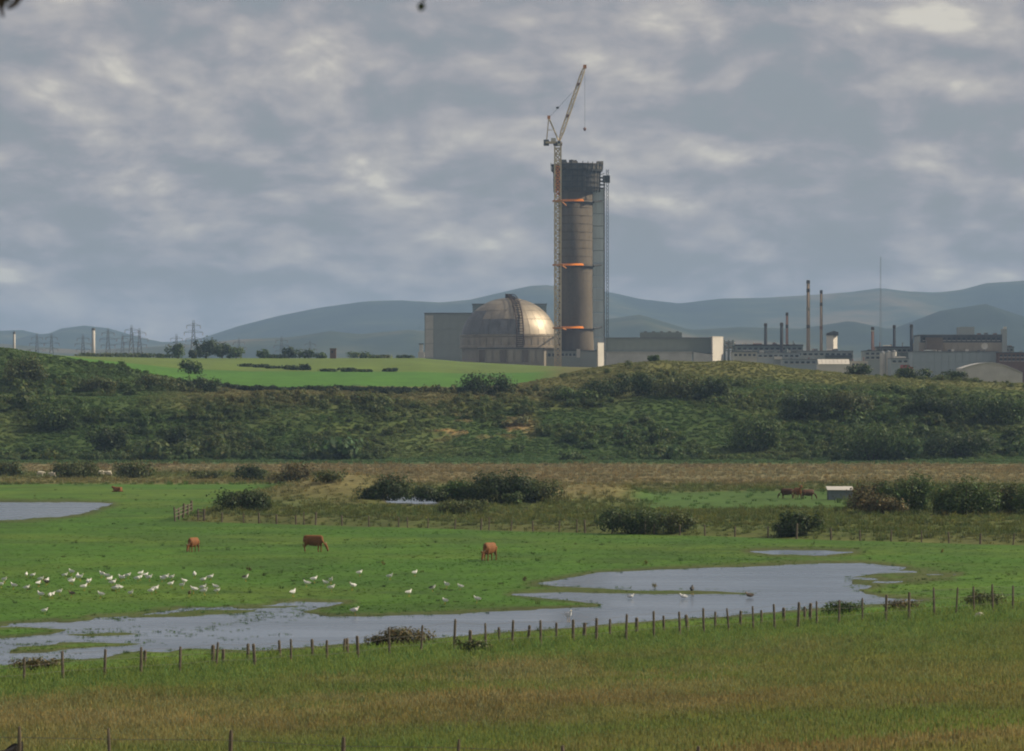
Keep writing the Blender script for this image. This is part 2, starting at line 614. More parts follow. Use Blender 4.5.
def leafy(name, instanced, rgb=None, transl=.3):
    """leaf or blade: tint from the plant, small differences from leaf to leaf"""
    m, t, b, out = mat_new(name)
    if instanced:
        a = t.n('ShaderNodeAttribute', attribute_type='INSTANCER', attribute_name='tint'); base = a.outputs['Color']
    else:
        a = t.n('ShaderNodeAttribute', attribute_type='OBJECT', attribute_name='tint'); base = a.outputs['Color']
    l = t.n('ShaderNodeAttribute', attribute_type='GEOMETRY', attribute_name='leaf')
    c = t.mix(1.0, base, l.outputs['Color'], 'MULTIPLY')
    t.link(c, b.inputs['Base Color'])
    b.inputs['Roughness'].default_value = .6
    b.inputs['Specular IOR Level'].default_value = .25
    tr = t.n('ShaderNodeBsdfTranslucent'); t.link(c, tr.inputs[0])
    mx = t.n('ShaderNodeMixShader'); mx.inputs[0].default_value = transl
    t.link(b.outputs[0], mx.inputs[1]); t.link(tr.outputs[0], mx.inputs[2]); t.link(mx.outputs[0], out.inputs[0])
    return m


M = {}
M['leaf_i'] = leafy('scattered_foliage', True, transl=.42)
M['leaf'] = leafy('bush_foliage', False)
M['bark'] = solid('bark', (.06, .045, .03), .9, 0, .4, 3)
M['post'] = solid('weathered_post', (.13, .105, .075), .85, 0, .4, 3, bump=.3)
M['post_pale'] = solid('pale_post', (.36, .29, .19), .85, 0, .3, 3)
M['wire'] = solid('fence_wire', (.22, .21, .2), .5, .8, .1, 2)
M['concrete'] = solid('stained_concrete', (.112, .090, .064), .9, 0, .5, .16, streak=True, bump=.2)
M['dark_steel'] = solid('dark_scaffold', (.045, .045, .045), .7, .2, .4, .6)
M['gallery'] = solid('gallery_concrete', (.085, .080, .070), .9, 0, .45, .3)
M['netting'] = solid('pale_netting', (.52, .60, .62), .85, 0, .25, .4, streak=True)
M['crane'] = solid('crane_cream', (.52, .42, .27), .6, 0, .2, .5)
M['crane_orange'] = solid('crane_orange', (.55, .21, .04), .6, 0, .2, .5)
M['orange'] = solid('orange_sheet', (.90, .27, .03), .55, 0, .12, .8)
M['rope'] = solid('rope', (.10, .10, .10), .6, .3, .1, 1)
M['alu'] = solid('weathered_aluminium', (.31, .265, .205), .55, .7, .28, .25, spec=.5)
M['alu_dark'] = solid('dark_aluminium', (.13, .125, .12), .5, .5, .4, .22, spec=.5)
M['band'] = solid('rim_metal', (.30, .25, .19), .45, .7, .25, .3)
M['rust'] = solid('rusty_gantry', (.075, .05, .038), .85, .2, .4, .6)
M['panel_grey'] = solid('grey_cladding', (.29, .315, .30), .7, 0, .12, .1, streak=True)
M['panel_teal'] = solid('teal_cladding', (.20, .24, .24), .7, 0, .14, .1, streak=True)
M['panel_green'] = solid('green_grey_cladding', (.185, .21, .18), .7, 0, .14, .1, streak=True)
M['panel_blue'] = solid('blue_grey_cladding', (.29, .33, .345), .65, 0, .14, .1, streak=True)
M['white'] = solid('white_render', (.58, .54, .47), .75, 0, .12, .2)
M['pale'] = solid('pale_render', (.50, .47, .41), .8, 0, .18, .2)
M['tan'] = solid('tan_concrete', (.30, .26, .20), .85, 0, .2, .15, streak=True)
M['brown_wall'] = solid('brown_brick_wall', (.15, .115, .085), .85, 0, .22, .2)
M['brick'] = solid('red_brick_wall', (.14, .08, .062), .85, 0, .25, .2)
M['roof_dark'] = solid('dark_roof', (.075, .08, .082), .8, 0, .3, .2)
M['roof_grey'] = solid('grey_roof', (.16, .165, .165), .7, 0, .2, .2)
M['roof_pale'] = solid('pale_roof_sheet', (.50, .48, .44), .6, 0, .15, .15)
M['glass'] = solid('dark_glass', (.03, .04, .05), .2, 0, .2, .3)
M['stack_dark'] = solid('dark_stack_steel', (.035, .038, .048), .6, .2, .2, .3)
M['stack_tan'] = solid('tan_stack', (.26, .20, .145), .8, 0, .2, .2)
M['stack_red'] = solid('reddish_stack', (.22, .13, .105), .8, 0, .2, .2)
M['stack_cap'] = solid('stack_cap', (.09, .075, .065), .8, 0, .2, .3)
M['red'] = solid('red_paint', (.35, .05, .045), .5, 0, .1, .5)
M['pylon'] = solid('galvanised_steel', (.16, .17, .17), .6, .4, .2, .3)
M['cow_red'] = solid('red_brown_hide', (.19, .070, .017), .75, 0, .35, 1.6)
M['cow_tan'] = solid('tan_hide', (.30, .15, .055), .75, 0, .3, 1.6)
M['cow_dark'] = solid('dark_brown_hide', (.085, .038, .018), .75, 0, .35, 1.6)
M['muzzle'] = solid('muzzle_skin', (.10, .06, .045), .6, 0, .2, 3)
M['horn'] = solid('horn', (.30, .26, .2), .5, 0, .1, 5)
M['fleece'] = solid('fleece', (.55, .50, .40), .95, 0, .25, 4)
M['gull_white'] = solid('gull_white', (.74, .73, .69), .7, 0, .08, 8)
M['gull_grey'] = solid('gull_grey_wing', (.62, .62, .61), .7, 0, .15, 8)
M['gull_dark'] = solid('dark_plumage', (.055, .05, .045), .7, 0, .3, 8)
M['brown_plumage'] = solid('brown_plumage', (.20, .15, .10), .7, 0, .35, 10)
M['beak'] = solid('beak', (.45, .27, .04), .5, 0, .1, 5)
M['shed'] = solid('shed_sheeting', (.19, .225, .24), .6, .2, .2, .8, streak=True)
M['stump'] = solid('black_wood', (.012, .010, .009), .9, 0, .4, 5)
M['stone'] = solid('pale_stone', (.38, .35, .30), .9, 0, .25, 3, bump=.3)

# ground: zone colour from the land's cover, with finer mottling and relief
m, t, b, out = mat_new('meadow_ground')
a = t.n('ShaderNodeAttribute', attribute_type='GEOMETRY', attribute_name='cover')
tcn = t.n('ShaderNodeTexCoord')
pos = tcn.outputs['Object']
na = t.noise(pos, .16, 6, .62); nb = t.noise(pos, 1.1, 5, .65); nc = t.noise(t.vmath('MULTIPLY', pos, (1, .25, 1)), .05, 5, .6)
k = t.math('ADD', t.math('ADD', t.maprange(na, .3, .7, -.22, .22), t.maprange(nb, .3, .7, -.30, .30)), t.maprange(nc, .3, .7, .86, 1.14))
c = t.mix(1.0, a.outputs['Color'], t.comb(k, k, t.math('MULTIPLY', k, .95)), 'MULTIPLY')
hue = t.maprange(t.noise(pos, .07, 5, .6), .35, .65, 0.0, .35)
c = t.mix(hue, c, t.mix(1.0, c, (1.25, 1.0, .75), 'MULTIPLY'))
t.link(c, b.inputs['Base Color'])
b.inputs['Roughness'].default_value = .9
b.inputs['Specular IOR Level'].default_value = .15
bn = t.n('ShaderNodeBump'); bn.inputs['Strength'].default_value = .8; bn.inputs['Distance'].default_value = .12
t.link(t.math('ADD', nb, t.math('MULTIPLY', t.noise(pos, 5.0, 3, .6), .5)), bn.inputs['Height']); t.link(bn.outputs[0], b.inputs['Normal'])
M['ground'] = m

# water: still flood water, wind-ruffled
m, t, b, out = mat_new('flood_water')
tcn = t.n('ShaderNodeTexCoord'); pos = tcn.outputs['Object']
b.inputs['Base Color'].default_value = (.085, .118, .168, 1)
b.inputs['IOR'].default_value = 1.33
b.inputs['Specular IOR Level'].default_value = .5
ruf = t.maprange(t.noise(t.vmath('MULTIPLY', pos, (.35, 1, 1)), .12, 4, .6), .38, .64, .17, .32)
t.link(ruf, b.inputs['Roughness'])
bn = t.n('ShaderNodeBump'); bn.inputs['Strength'].default_value = .2; bn.inputs['Distance'].default_value = .02
t.link(t.noise(t.vmath('MULTIPLY', pos, (.6, 1, 1)), 2.2, 4, .6), bn.inputs['Height']); t.link(bn.outputs[0], b.inputs['Normal'])
M['water'] = m

# hills: moor, bracken and enclosed pasture
m, t, b, out = mat_new('fell_side')
tcn = t.n('ShaderNodeTexCoord'); pos = tcn.outputs['Object']
h1 = t.noise(t.vmath('MULTIPLY', pos, (1, .5, 1.6)), .0022, 6, .6, .3); h2 = t.noise(pos, .009, 5, .65)
c = t.ramp(t.math('ADD', t.math('MULTIPLY', h1, .75), t.math('MULTIPLY', h2, .25)), (
    (.38, (.010, .020, .014)), (.47, (.020, .034, .018)), (.53, (.045, .056, .024)), (.60, (.115, .095, .052)), (.68, (.20, .155, .10))))
t.link(c, b.inputs['Base Color']); b.inputs['Roughness'].default_value = .95; b.inputs['Specular IOR Level'].default_value = .1
M['hill'] = m

# ------------------------------------------------------------------ the ground, one sheet to the horizon
ys = np.concatenate([np.arange(-80, 80, 8), np.arange(80, 150, 1.0), np.arange(150, 330, .5), np.arange(330, 460, .8), np.arange(460, 740, 2.2), np.arange(740, 930, 1.6),
                     np.geomspace(932, 2000, 110), np.geomspace(2050, 12000, 30)])
uin = np.linspace(-.155, .155, 300)
uo = np.array([.165, .18, .2, .23, .27, .33, .42, .55, .75, 1.0])
us = np.concatenate([-uo[::-1], uin, uo])
YY, UU = np.meshgrid(ys, us, indexing='ij')
XX = UU * (np.maximum(YY, 0) + 25)
xf, yf = XX.ravel(), YY.ravel()
Wt = wet(xf, yf)
zf = H(xf, yf) - .14 * sstep(-5, 14, Wt) * 1.0 - .04 * sstep(-3, 1, Wt)
zf = np.where(Wt > -6, np.minimum(zf, .06 * (1 - sstep(-6, 0, Wt)) + zf * 0 - .10 * sstep(-1.5, 5, Wt) + np.where(yf > 400, .42, 0) * (yf > back_y(xf)) * (xf > -33)), zf)
nr, ncl = YY.shape
idx = np.arange(nr * ncl).reshape(nr, ncl)
quads = np.stack([idx[:-1, :-1], idx[:-1, 1:], idx[1:, 1:], idx[1:, :-1]], -1).reshape(-1, 4)
me = mesh_np('ground', np.stack([xf, yf, zf], 1), quads, smooth=True)
add_col(me, 'cover', zone(xf, yf, Wt))
tag(link('ground', me, M['ground']), 'green wet meadow, rough marsh and grassy bluff running back to the hills', 'ground', kind='structure')


def water_sheet(x0, x1, y0, y1, z, label):
    n = 2
    V = [(x0, y0, z), (x1, y0, z), (x1, y1, z), (x0, y1, z)]
    me = mesh_np('water', V, [(0, 1, 2, 3)])
    tag(link('water', me, M['water']), label, 'water', kind='structure')


# the flood pools lie in hollows of the ground sheet
def pool_water(key, z, grow, label):
    pts = []
    P = POOLS[key]
    cx = sum(p[0] for p in P) / len(P)
    Y = [CAMZ * F / (p[1] - HOR) for p in P]
    X = [wx(p[0], y) for p, y in zip(P, Y)]
    y0, y1 = min(Y) - grow, max(Y) + grow
    x0, x1 = min(X) - 2, max(X) + 2
    water_sheet(x0, x1, y0, y1, z, label)


pool_water('a', -.035, 1, 'blue grey flood pool at the left edge of the meadow')
pool_water('c', .375, 0, 'sliver of pale water in front of the dark bush row')
pool_water('d', -.035, 1, 'thin puddle streak on the grass behind the main pool')
# the main pool follows the near fence, so its sheet is cut along that line
Pb = [(-60, 685), (0, 680), (250, 660), (450, 642), (600, 629), (760, 617), (840, 609), (925, 600), (1000, 585), (1000, 556), (500, 556), (200, 590), (-60, 600)]
V = [(wx(a_, CAMZ * F / (b_ - HOR)), CAMZ * F / (b_ - HOR), -.035) for a_, b_ in Pb]
me = bpy.data.meshes.new('water'); me.from_pydata(V, [], [tuple(range(len(V)))])
tag(link('water', me, M['water']), 'large shallow flood pool with a grassy tongue, behind the near fence', 'water', kind='structure')

# ------------------------------------------------------------------ hills
def ridge(name, prof, Y0, span, seed, label, amp):
    px = np.array([q[0] for q in prof], float); py = np.array([q[1] for q in prof], float)
    us_ = np.linspace(-.42, .42, 420); tt = np.linspace(-1, 1.1, 60)
    T, U = np.meshgrid(tt, us_, indexing='ij')
    Yh = Y0 + T * span
    Xh = U * Y0
    top = CAMZ + (HOR - np.interp(512 + U * F, px, py)) / F * Y0 - 18
    shape = np.where(T < 0, np.clip(1 + T, 0, 1) ** 1.15, np.clip(1 - .8 * T, 0, 1))
    nz = (fbm(Xh, Yh, span * .55, 5, seed) - .5) * amp * np.clip(1.15 - np.abs(T), 0.05, 1) * (1 - .6 * np.exp(-(T / .12) ** 2))
    gul = -np.abs(fbm(Xh, Yh * .35, span * .22, 3, seed + 4) - .5) * amp * .9 * np.clip(-T * 2.2, 0, 1) * np.clip(1 + T, 0, 1)
    Zh = 18 + top * shape + nz + gul - 25 * (1 - sstep(-1, -.85, T))
    V = np.stack([Xh.ravel(), Yh.ravel(), Zh.ravel()], 1)
    ii = np.arange(T.size).reshape(T.shape)
    q = np.stack([ii[:-1, :-1], ii[:-1, 1:], ii[1:, 1:], ii[1:, :-1]], -1).reshape(-1, 4)
    tag(link(name, mesh_np(name, V, q, True), M['hill']), label, 'hills', kind='structure')


ridge('hills', [(-1200, 330), (-300, 322), (0, 332), (22, 331), (45, 336), (62, 329), (85, 326), (110, 329), (140, 338), (165, 343), (200, 339), (240, 326), (280, 316), (320, 308), (365, 302), (400, 301), (440, 303),
                (470, 300), (500, 293), (530, 286), (548, 285), (575, 288), (610, 292), (640, 299), (680, 304), (720, 299), (760, 298), (800, 295), (850, 291), (880, 287), (905, 290), (935, 291), (960, 288), (985, 281), (1024, 278), (1300, 290), (2200, 320)],
      8600, 2600, 51, 'long hazy blue line of fells across the skyline', 60)
ridge('hills', [(-1200, 350), (0, 346), (90, 352), (190, 346), (240, 341), (290, 339), (330, 333), (360, 337), (410, 333), (450, 337), (520, 331), (600, 322), (640, 316), (690, 331), (740, 328), (800, 330), (850, 322), (890, 331), (940, 312), (985, 305), (1024, 318), (1300, 310), (2200, 340)],
      5600, 1500, 61, 'lower hazy foothills in front of the blue fells', 40)

# ------------------------------------------------------------------ haze over everything
hb = MB().box(-13000, 13000, -200, 13000, -12, 330)
hm = bpy.data.materials.new('haze_air'); hm.use_nodes = True
hm.node_tree.nodes.clear()
hn = NT(hm.node_tree)
pv = hn.n('ShaderNodeVolumePrincipled')
pv.inputs['Color'].default_value = (.44, .66, 1.0, 1)
pv.inputs['Density'].default_value = 0.88e-4
pv.inputs['Anisotropy'].default_value = 0.0
ho = hn.n('ShaderNodeOutputMaterial'); hn.link(pv.outputs[0], ho.inputs['Volume'])
tag(hb.build('haze', hm), 'thin blue haze in the air over the whole scene', 'haze', kind='stuff')

# ================================================================== buildings and big structures
def bld(name, px, py, Y, label, cat, group=None):
    """Empty at the foot of a building; px: middle column"""
    x = wx(px, Y)
    o = empty(name, (x, Y, hz(x, Y)))
    tag(o, label, cat, group)
    return o


def pbox(px0, px1, py0, py1, Y, depth, mb=None):
    """box whose front face spans picture columns/rows at distance Y; py1=None: down to the ground"""
    mb = mb or MB()
    z1 = wz(py0, Y)
    z0 = wz(py1, Y) if py1 is not None else min(hz(wx(px0, Y), Y), hz(wx(px1, Y), Y)) - 1.0
    return mb.box(wx(px0, Y), wx(px1, Y), Y, Y + depth, z0, z1)


def cladding(parent, px0, px1, py0, py1, Y, cols, rows, mat, gap=.12, name='cladding_panel', proud=.18):
    x0, x1 = wx(px0, Y), wx(px1, Y); z1, z0 = wz(py0, Y), wz(py1, Y)
    me = None
    w = (x1 - x0) / cols; h = (z1 - z0) / rows
    off = parent_world(parent)
    for i in range(cols):
        for j in range(rows):
            if me is None:
                mb = MB().box(-w / 2 + gap / 2, w / 2 - gap / 2, -proud, .02, -h / 2 + gap / 2, h / 2 - gap / 2)
                me = bpy.data.meshes.new(name); me.from_pydata(mb.v, [], mb.f); me.materials.append(mat)
            o = link(name, me, None, parent)
            o.location = (x0 + (i + .5) * w - off[0], Y - off[1] + random.uniform(-.03, .03), z0 + (j + .5) * h - off[2])


def windows(parent, px0, px1, py0, py1, Y, cols, rows, fw=.6, fh=.55):
    x0, x1 = wx(px0, Y), wx(px1, Y); z1, z0 = wz(py0, Y), wz(py1, Y)
    w = (x1 - x0) / cols; h = (z1 - z0) / rows
    off = parent_world(parent)
    a, c = w * fw / 2, h * fh / 2
    mb = MB().box(-a, a, -.08, .05, -c, c); me = bpy.data.meshes.new('window'); me.from_pydata(mb.v, [], mb.f); me.materials.append(M['glass'])
    mb = MB().box(-a - .15, a + .15, -.22, .02, -c - .2, -c); ms = bpy.data.meshes.new('sill'); ms.from_pydata(mb.v, [], mb.f); ms.materials.append(M['pale'])
    for i in range(cols):
        for j in range(rows):
            o = link('window', me, None, parent)
            o.location = (x0 + (i + .5) * w - off[0], Y - off[1], z0 + (j + .5) * h - off[2])
            link('sill', ms, None, o)


def oblique(px0, px1, py0, py1, Y, depth, back=0.0):
    """block whose long face runs back to the right, so that it looks towards the sun"""
    x0, x1 = wx(px0, Y), wx(px1, Y); z1 = wz(py0, Y)
    z0 = wz(py1, Y) if py1 is not None else hz(x0, Y) - 1.5
    mb = MB()
    fp = [(x0, Y), (x1, Y + depth), (x1 - .6, Y + depth + 1 + back), (x0 - .3, Y + depth + 1 + back)]
    mb.v = [(a, b, z0) for a, b in fp] + [(a, b, z1) for a, b in fp]
    mb.f = [(3, 2, 1, 0), (4, 5, 6, 7)] + [(i, (i + 1) % 4, 4 + (i + 1) % 4, 4 + i) for i in range(4)]
    return mb


# ---- containment dome
Y = 1600.0; S = Y / F
cx, cy = wx(509, Y), Y + 22
g0 = hz(cx, Y) - 1
dome = bld('reactor_dome', 509, 0, Y, 'round metal-clad reactor dome with a rusty gantry over its top', 'dome')
dome.location = (cx, cy, g0)
ell = lambda dg: (49.3 * math.cos(R(dg)), 341 - 44.6 * math.sin(R(dg)))
prof_px = [(49.3, 347), ell(0), ell(8), ell(19), ell(30), ell(44), ell(56), ell(68), ell(80), (1.5, 296.4)]
prof = [(r * S, wz(y, Y)) for r, y in prof_px]
MB().lathe(cx, cy, [(r * .985, z - .2) for r, z in prof], 64).build('inner_shell', M['alu'], dome, True)
nseg = 28
for (t0, t1) in ((1, 9), (9, 30), (30, 44), (44, 57), (57, 70)):
    for i in range(nseg):
        a0 = 2 * math.pi * i / nseg + .004; a1 = 2 * math.pi * (i + 1) / nseg - .004
        mid = (a0 + a1) / 2
        mm = M['alu_dark'] if (math.sin(mid) < .2 and t0 in (9, 30) and math.cos(mid) > -.3 and not (t0 == 30 and math.sin(mid) > -.55)) else M['alu']  # darker metal on the plates left of the gantry, in two rows
        j = random.uniform(-.03, .03)
        pr = []
        for k in range(5):
            r_, y_ = ell(t0 + .25 + (t1 - t0 - .5) * k / 4)
            pr.append((r_ * S + j, wz(y_, Y) + j))
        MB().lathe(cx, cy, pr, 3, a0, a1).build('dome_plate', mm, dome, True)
cap = MB().lathe(cx, cy, [(ell(t_)[0] * S, wz(ell(t_)[1], Y)) for t_ in (70.2, 74, 78, 82, 86, 89.5)], 40).build('dome_cap', M['alu'], dome, True)
MB().box(cx - 1.6, cx + 1.2, cy - 1.4, cy + 1.4, prof[8][1], prof[9][1] + 1.6).build('vent_box', M['rust'], cap)
MB().lathe(cx, cy, [(48.6 * S, wz(336.2, Y)), (49.9 * S, wz(336.2, Y)), (50.0 * S, wz(334.6, Y)), (48.0 * S, wz(334.4, Y))], 64).build('upper_rim', M['alu'], dome)
MB().lathe(cx, cy, [(49.0 * S, wz(347.6, Y)), (50.6 * S, wz(347.6, Y)), (50.6 * S, wz(345.6, Y)), (49.0 * S, wz(345.2, Y))], 64).build('lower_rim', M['band'], dome)
MB().lathe(cx, cy, [(47.8 * S, g0), (47.8 * S, wz(347.5, Y))], 48).build('base_wall', M['tan'], dome)
for i in range(40):
    a = 2 * math.pi * i / 40
    MB().lathe(cx, cy, [(49.2 * S, wz(347, Y)), (49.75 * S, wz(346.8, Y)), (49.75 * S, wz(337, Y)), (49.2 * S, wz(336.4, Y))], 2, a + .008, a + 2 * math.pi / 40 - .008).build('skirt_panel', M['band'], dome)
# gantry up the front of the dome
ga = math.atan2(.22, 1)
gm = MB()


def gp(da, k, lift):
    r, z = prof[k]
    rr = r + lift
    th = ga * (1.0 + .15 * k / 9) + da / max(rr, 4)
    return (cx + rr * math.sin(th), cy - rr * math.cos(th), z + lift * (.25 + .09 * k))


for side in (-1.4, 1.4):
    gm.path([gp(side, k, .6) for k in range(0, 10)], [.22] * 10, 5)
    gm.path([gp(side, k, 1.5) for k in range(0, 10)], [.12] * 10, 5)
for k in range(0, 9):
    for f in (0, .33, .66):
        def lerp(sd, lf):
            p, q = Vector(gp(sd, k, lf)), Vector(gp(sd, k + 1, lf)); return p.lerp(q, f)
        gm.tube(lerp(-1.4, .6), lerp(1.4, .6), .22, n=4)
        for sd in (-1.4, 1.4): gm.tube(lerp(sd, .6), lerp(sd, 1.5), .1, n=4)
gm.build('gantry', M['rust'], dome)
# concrete annexe in front of the dome
ann = bld('dome_annexe', 510, 0, Y - 9, 'low stained concrete annexe along the foot of the dome', 'building')
pbox(478, 544, 348.6, None, Y - 14, 16).build('wall', M['tan'], ann)
pbox(477, 545, 347.9, 348.6, Y - 14.6, 17).build('roof', M['roof_dark'], ann)
for i in range(9):
    pbox(479 + i * 7.2, 484.6 + i * 7.2, 350, 362, Y - 14.5, .7).build('wall_panel', M['tan'] if i % 3 else M['brown_wall'], ann)
lo = bld('low_shed', 552, 0, Y - 4, 'low pale grey shed between the dome and the tower crane', 'shed')
pbox(546.5, 561, 350.5, None, Y - 6, 12).build('wall', M['panel_grey'], lo)
pbox(546, 561.4, 349.5, 350.5, Y - 6.4, 13).build('roof', M['roof_grey'], lo)
windows(lo, 547, 560.5, 352, 358, Y - 6, 3, 1)

# ---- big halls behind the dome
Yh = 1690.0
h1 = bld('grey_hall', 462, 0, Yh, 'big plain grey clad hall left of and behind the dome', 'building')
pbox(424.5, 506, 313.5, None, Yh, 60).build('wall', M['panel_grey'], h1)
pbox(424.1, 506.4, 312.7, 313.5, Yh - .5, 61).build('roof', M['roof_grey'], h1)
cladding(h1, 434, 505.5, 315, 358, Yh, 9, 3, M['panel_grey'], .25)
cladding(h1, 425, 433.6, 315, 358, Yh, 1, 3, M['pale'], .25)
Yh2 = 1770.0
h2 = bld('teal_block', 509, 0, Yh2, 'tall dull teal block whose top shows behind the dome', 'building')
pbox(472.5, 546.5, 304.5, None, Yh2, 40).build('wall', M['panel_teal'], h2)
pbox(472, 547, 303.6, 304.5, Yh2 - .5, 41).build('roof', M['roof_grey'], h2)
cladding(h2, 473, 546, 306, 330, Yh2, 8, 1, M['panel_teal'], .3)
vt = bld('vent_tower', 421, 0, 1590, 'small pale vent tower on the field skyline beside the grey hall', 'tower')
pbox(418, 424.5, 352, None, 1590, 3).build('base', M['pale'], vt)
pbox(419.4, 423, 344.5, 352, 1590.4, 1.6).build('column', M['white'], vt)
pbox(418.6, 423.8, 343.4, 344.5, 1590.1, 2.2).build('cap', M['roof_grey'], vt)

# ---- the tall chimney being taken down
Yc = 1632.0; S = Yc / F
ccx, ccy = wx(575.5, Yc), Yc
g = hz(ccx, Yc) - 1
chim = bld('pile_chimney', 575.5, 0, Yc, 'tall stained concrete chimney with a dark flared gallery at its top', 'chimney')
chim.location = (ccx, ccy, g)
zt = lambda y: wz(y, Yc)
MB().lathe(ccx, ccy, [(18.6 * S, g), (18.4 * S, zt(345)), (17.3 * S, zt(326)), (17.0 * S, zt(300)), (16.9 * S, zt(188))], 48).build('shaft', M['concrete'], chim, True)
for k in range(18):                                    # lift lines of the shuttering
    y = 338 - k * 8.1
    MB().lathe(ccx, ccy, [(16.9 * S, zt(y)), (17.15 * S, zt(y)), (17.15 * S, zt(y) + .2), (16.9 * S, zt(y) + .2)], 40, cap=False).build('shutter_band', M['concrete'], chim)
gl = MB().lathe(ccx + .9, ccy, [(17.0 * S, zt(192)), (20.5 * S, zt(190.5)), (22.0 * S, zt(187)), (22.4 * S, zt(172)), (25.2 * S, zt(170)), (25.2 * S, zt(164.5)), (23.5 * S, zt(164)), (23.5 * S, zt(167)), (5 * S, zt(167))], 20).build('gallery', M['gallery'], chim)
for k, (y, r) in enumerate(((166, 26.2), (171.5, 25.6), (177.5, 23.6), (183, 23.4), (188, 23))):
    MB().lathe(ccx + .6, ccy, [(r * S - 1.2, zt(y)), (r * S, zt(y)), (r * S, zt(y) + .35), (r * S - 1.2, zt(y) + .35)], 24, cap=False).build('walkway', M['dark_steel'], chim)
for i in range(30):
    a = 2 * math.pi * i / 30
    p = lambda r, y: (ccx + .6 + r * S * math.sin(a), ccy - r * S * math.cos(a), zt(y))
    MB().path([p(26.1, 162.6 + random.random() * 1.4), p(25.8, 170), p(23.5, 173), p(23.2, 192)], [.2, .2, .2, .2], 4).build('scaffold_pole', M['dark_steel'], chim)
for i in range(11):
    xa = ccx + random.uniform(-21, 22) * S; ya = ccy - random.uniform(4, 18) * S; hh = random.uniform(.6, 1.9)
    MB().box(xa, xa + random.uniform(1, 3), ya, ya + 1.6, zt(165), zt(165) + hh).build('site_box', M['tan'] if i % 3 else M['gallery'], chim)
# orange-sheeted collars
for y in (201.2, 265.2, 327.8):
    MB().lathe(ccx, ccy, [(17.1 * S, zt(y + 2.6)), (19.2 * S, zt(y + 1.6)), (19.2 * S, zt(y + .9)), (17.1 * S, zt(y + .9))], 40, cap=False).build('collar', M['dark_steel'], chim)
    MB().lathe(ccx, ccy, [(17.4 * S, zt(y + 1.1)), (20.0 * S, zt(y + 1.0)), (20.0 * S, zt(y + .7)), (17.4 * S, zt(y - 1.2))], 18, R(-62), R(24), cap=False).build('orange_sheet', M['orange'], chim)
    MB().tube((ccx + 18 * S, ccy - 4, zt(y + 1)), (ccx + 27 * S, ccy + 6, zt(y - 1)), .35).build('tie_bar', M['dark_steel'], chim)
# dark plant room and pale stubs at the chimney foot
ft = bld('chimney_foot_building', 581, 0, Yc - 16, 'low grey building round the foot of the chimney', 'building')
pbox(560, 607, 351, None, Yc - 16, 10).build('wall', M['panel_grey'], ft)
pbox(559.5, 607.5, 350.2, 351, Yc - 16.4, 11).build('roof', M['roof_dark'], ft)
windows(ft, 561, 576, 352.5, 357, Yc - 16, 4, 1)
pbox(576.6, 580.2, 349, 357.6, Yc - 17.4, 1.2).build('door_frame', M['white'], ft)
wb = bld('white_kiosk', 600, 0, Yc - 22, 'small bright white block at the foot of the netted scaffold', 'kiosk')
oblique(598, 604.2, 342.6, None, Yc - 24, 4).build('wall', M['white'], wb)
oblique(597.8, 604.5, 342, 342.6, Yc - 24.3, 4.4).build('roof', M['roof_grey'], wb)

# green-netted scaffold tower behind the chimney
Ys = 1637.0
sc = bld('scaffold_tower', 598, 0, Ys, 'slim scaffold tower in pale blue grey netting on the right of the chimney', 'scaffold')
x0, x1 = wx(591.5, Ys), wx(604.4, Ys); zz0, zz1 = sc.location[2] - 1, wz(189, Ys)
nst = 15
for i in range(nst):
    a_, b_ = zz0 + (zz1 - zz0) * i / nst, zz0 + (zz1 - zz0) * (i + 1) / nst
    MB().box(x0, x1, Ys, Ys + 6, a_ + .12, b_ - .12).build('netting_sheet', M['netting'], sc)
for xx in (x0 + .3, x1):
    for yy in (Ys - .2, Ys + 6.2):
        MB().tube((xx, yy, zz0), (xx, yy, wz(181 if xx < x1 else 176, Ys)), .22, n=5).build('standard', M['dark_steel'], sc)
for k, y in enumerate((188, 184.5, 181, 177.5)):
    MB().box(x0 - .3, x1 + .3, Ys - .4, Ys + 6.4, wz(y, Ys) - .15, wz(y, Ys) + .2).build('deck', M['gallery'], sc)
    MB().tube((x0, Ys - .2, wz(y, Ys)), (x1, Ys - .2, wz(y - 4, Ys)), .18, n=4).build('brace', M['dark_steel'], sc)
# hoist mast to the right of the scaffold
hm_ = bld('hoist_mast', 607.4, 0, 1646, 'thin dark hoist mast standing right of the netted scaffold', 'mast')
xx = wx(607.4, 1646)
hz0 = hm_.location[2] - 1
for sx in (-.45, .45):
    for sy in (-.45, .45):
        MB().tube((xx + sx, 1646 + sy, hz0), (xx + sx, 1646 + sy, wz(169.5, 1646)), .12, n=4).build('mast_leg', M['dark_steel'], hm_)
mb = MB(); k = 0; z = hz0
while z < wz(170, 1646):
    mb.tube((xx - .45, 1645.5, z), (xx + .45, 1645.5, z + 1.6), .09, n=4); mb.tube((xx + .45, 1645.5, z), (xx - .45, 1645.5, z + 1.6), .09, n=4); z += 1.6
mb.build('bracing', M['dark_steel'], hm_)
pbox(602.8, 610, 175.4, 182.5, 1644, 3).build('hoist_cage', M['dark_steel'], hm_)

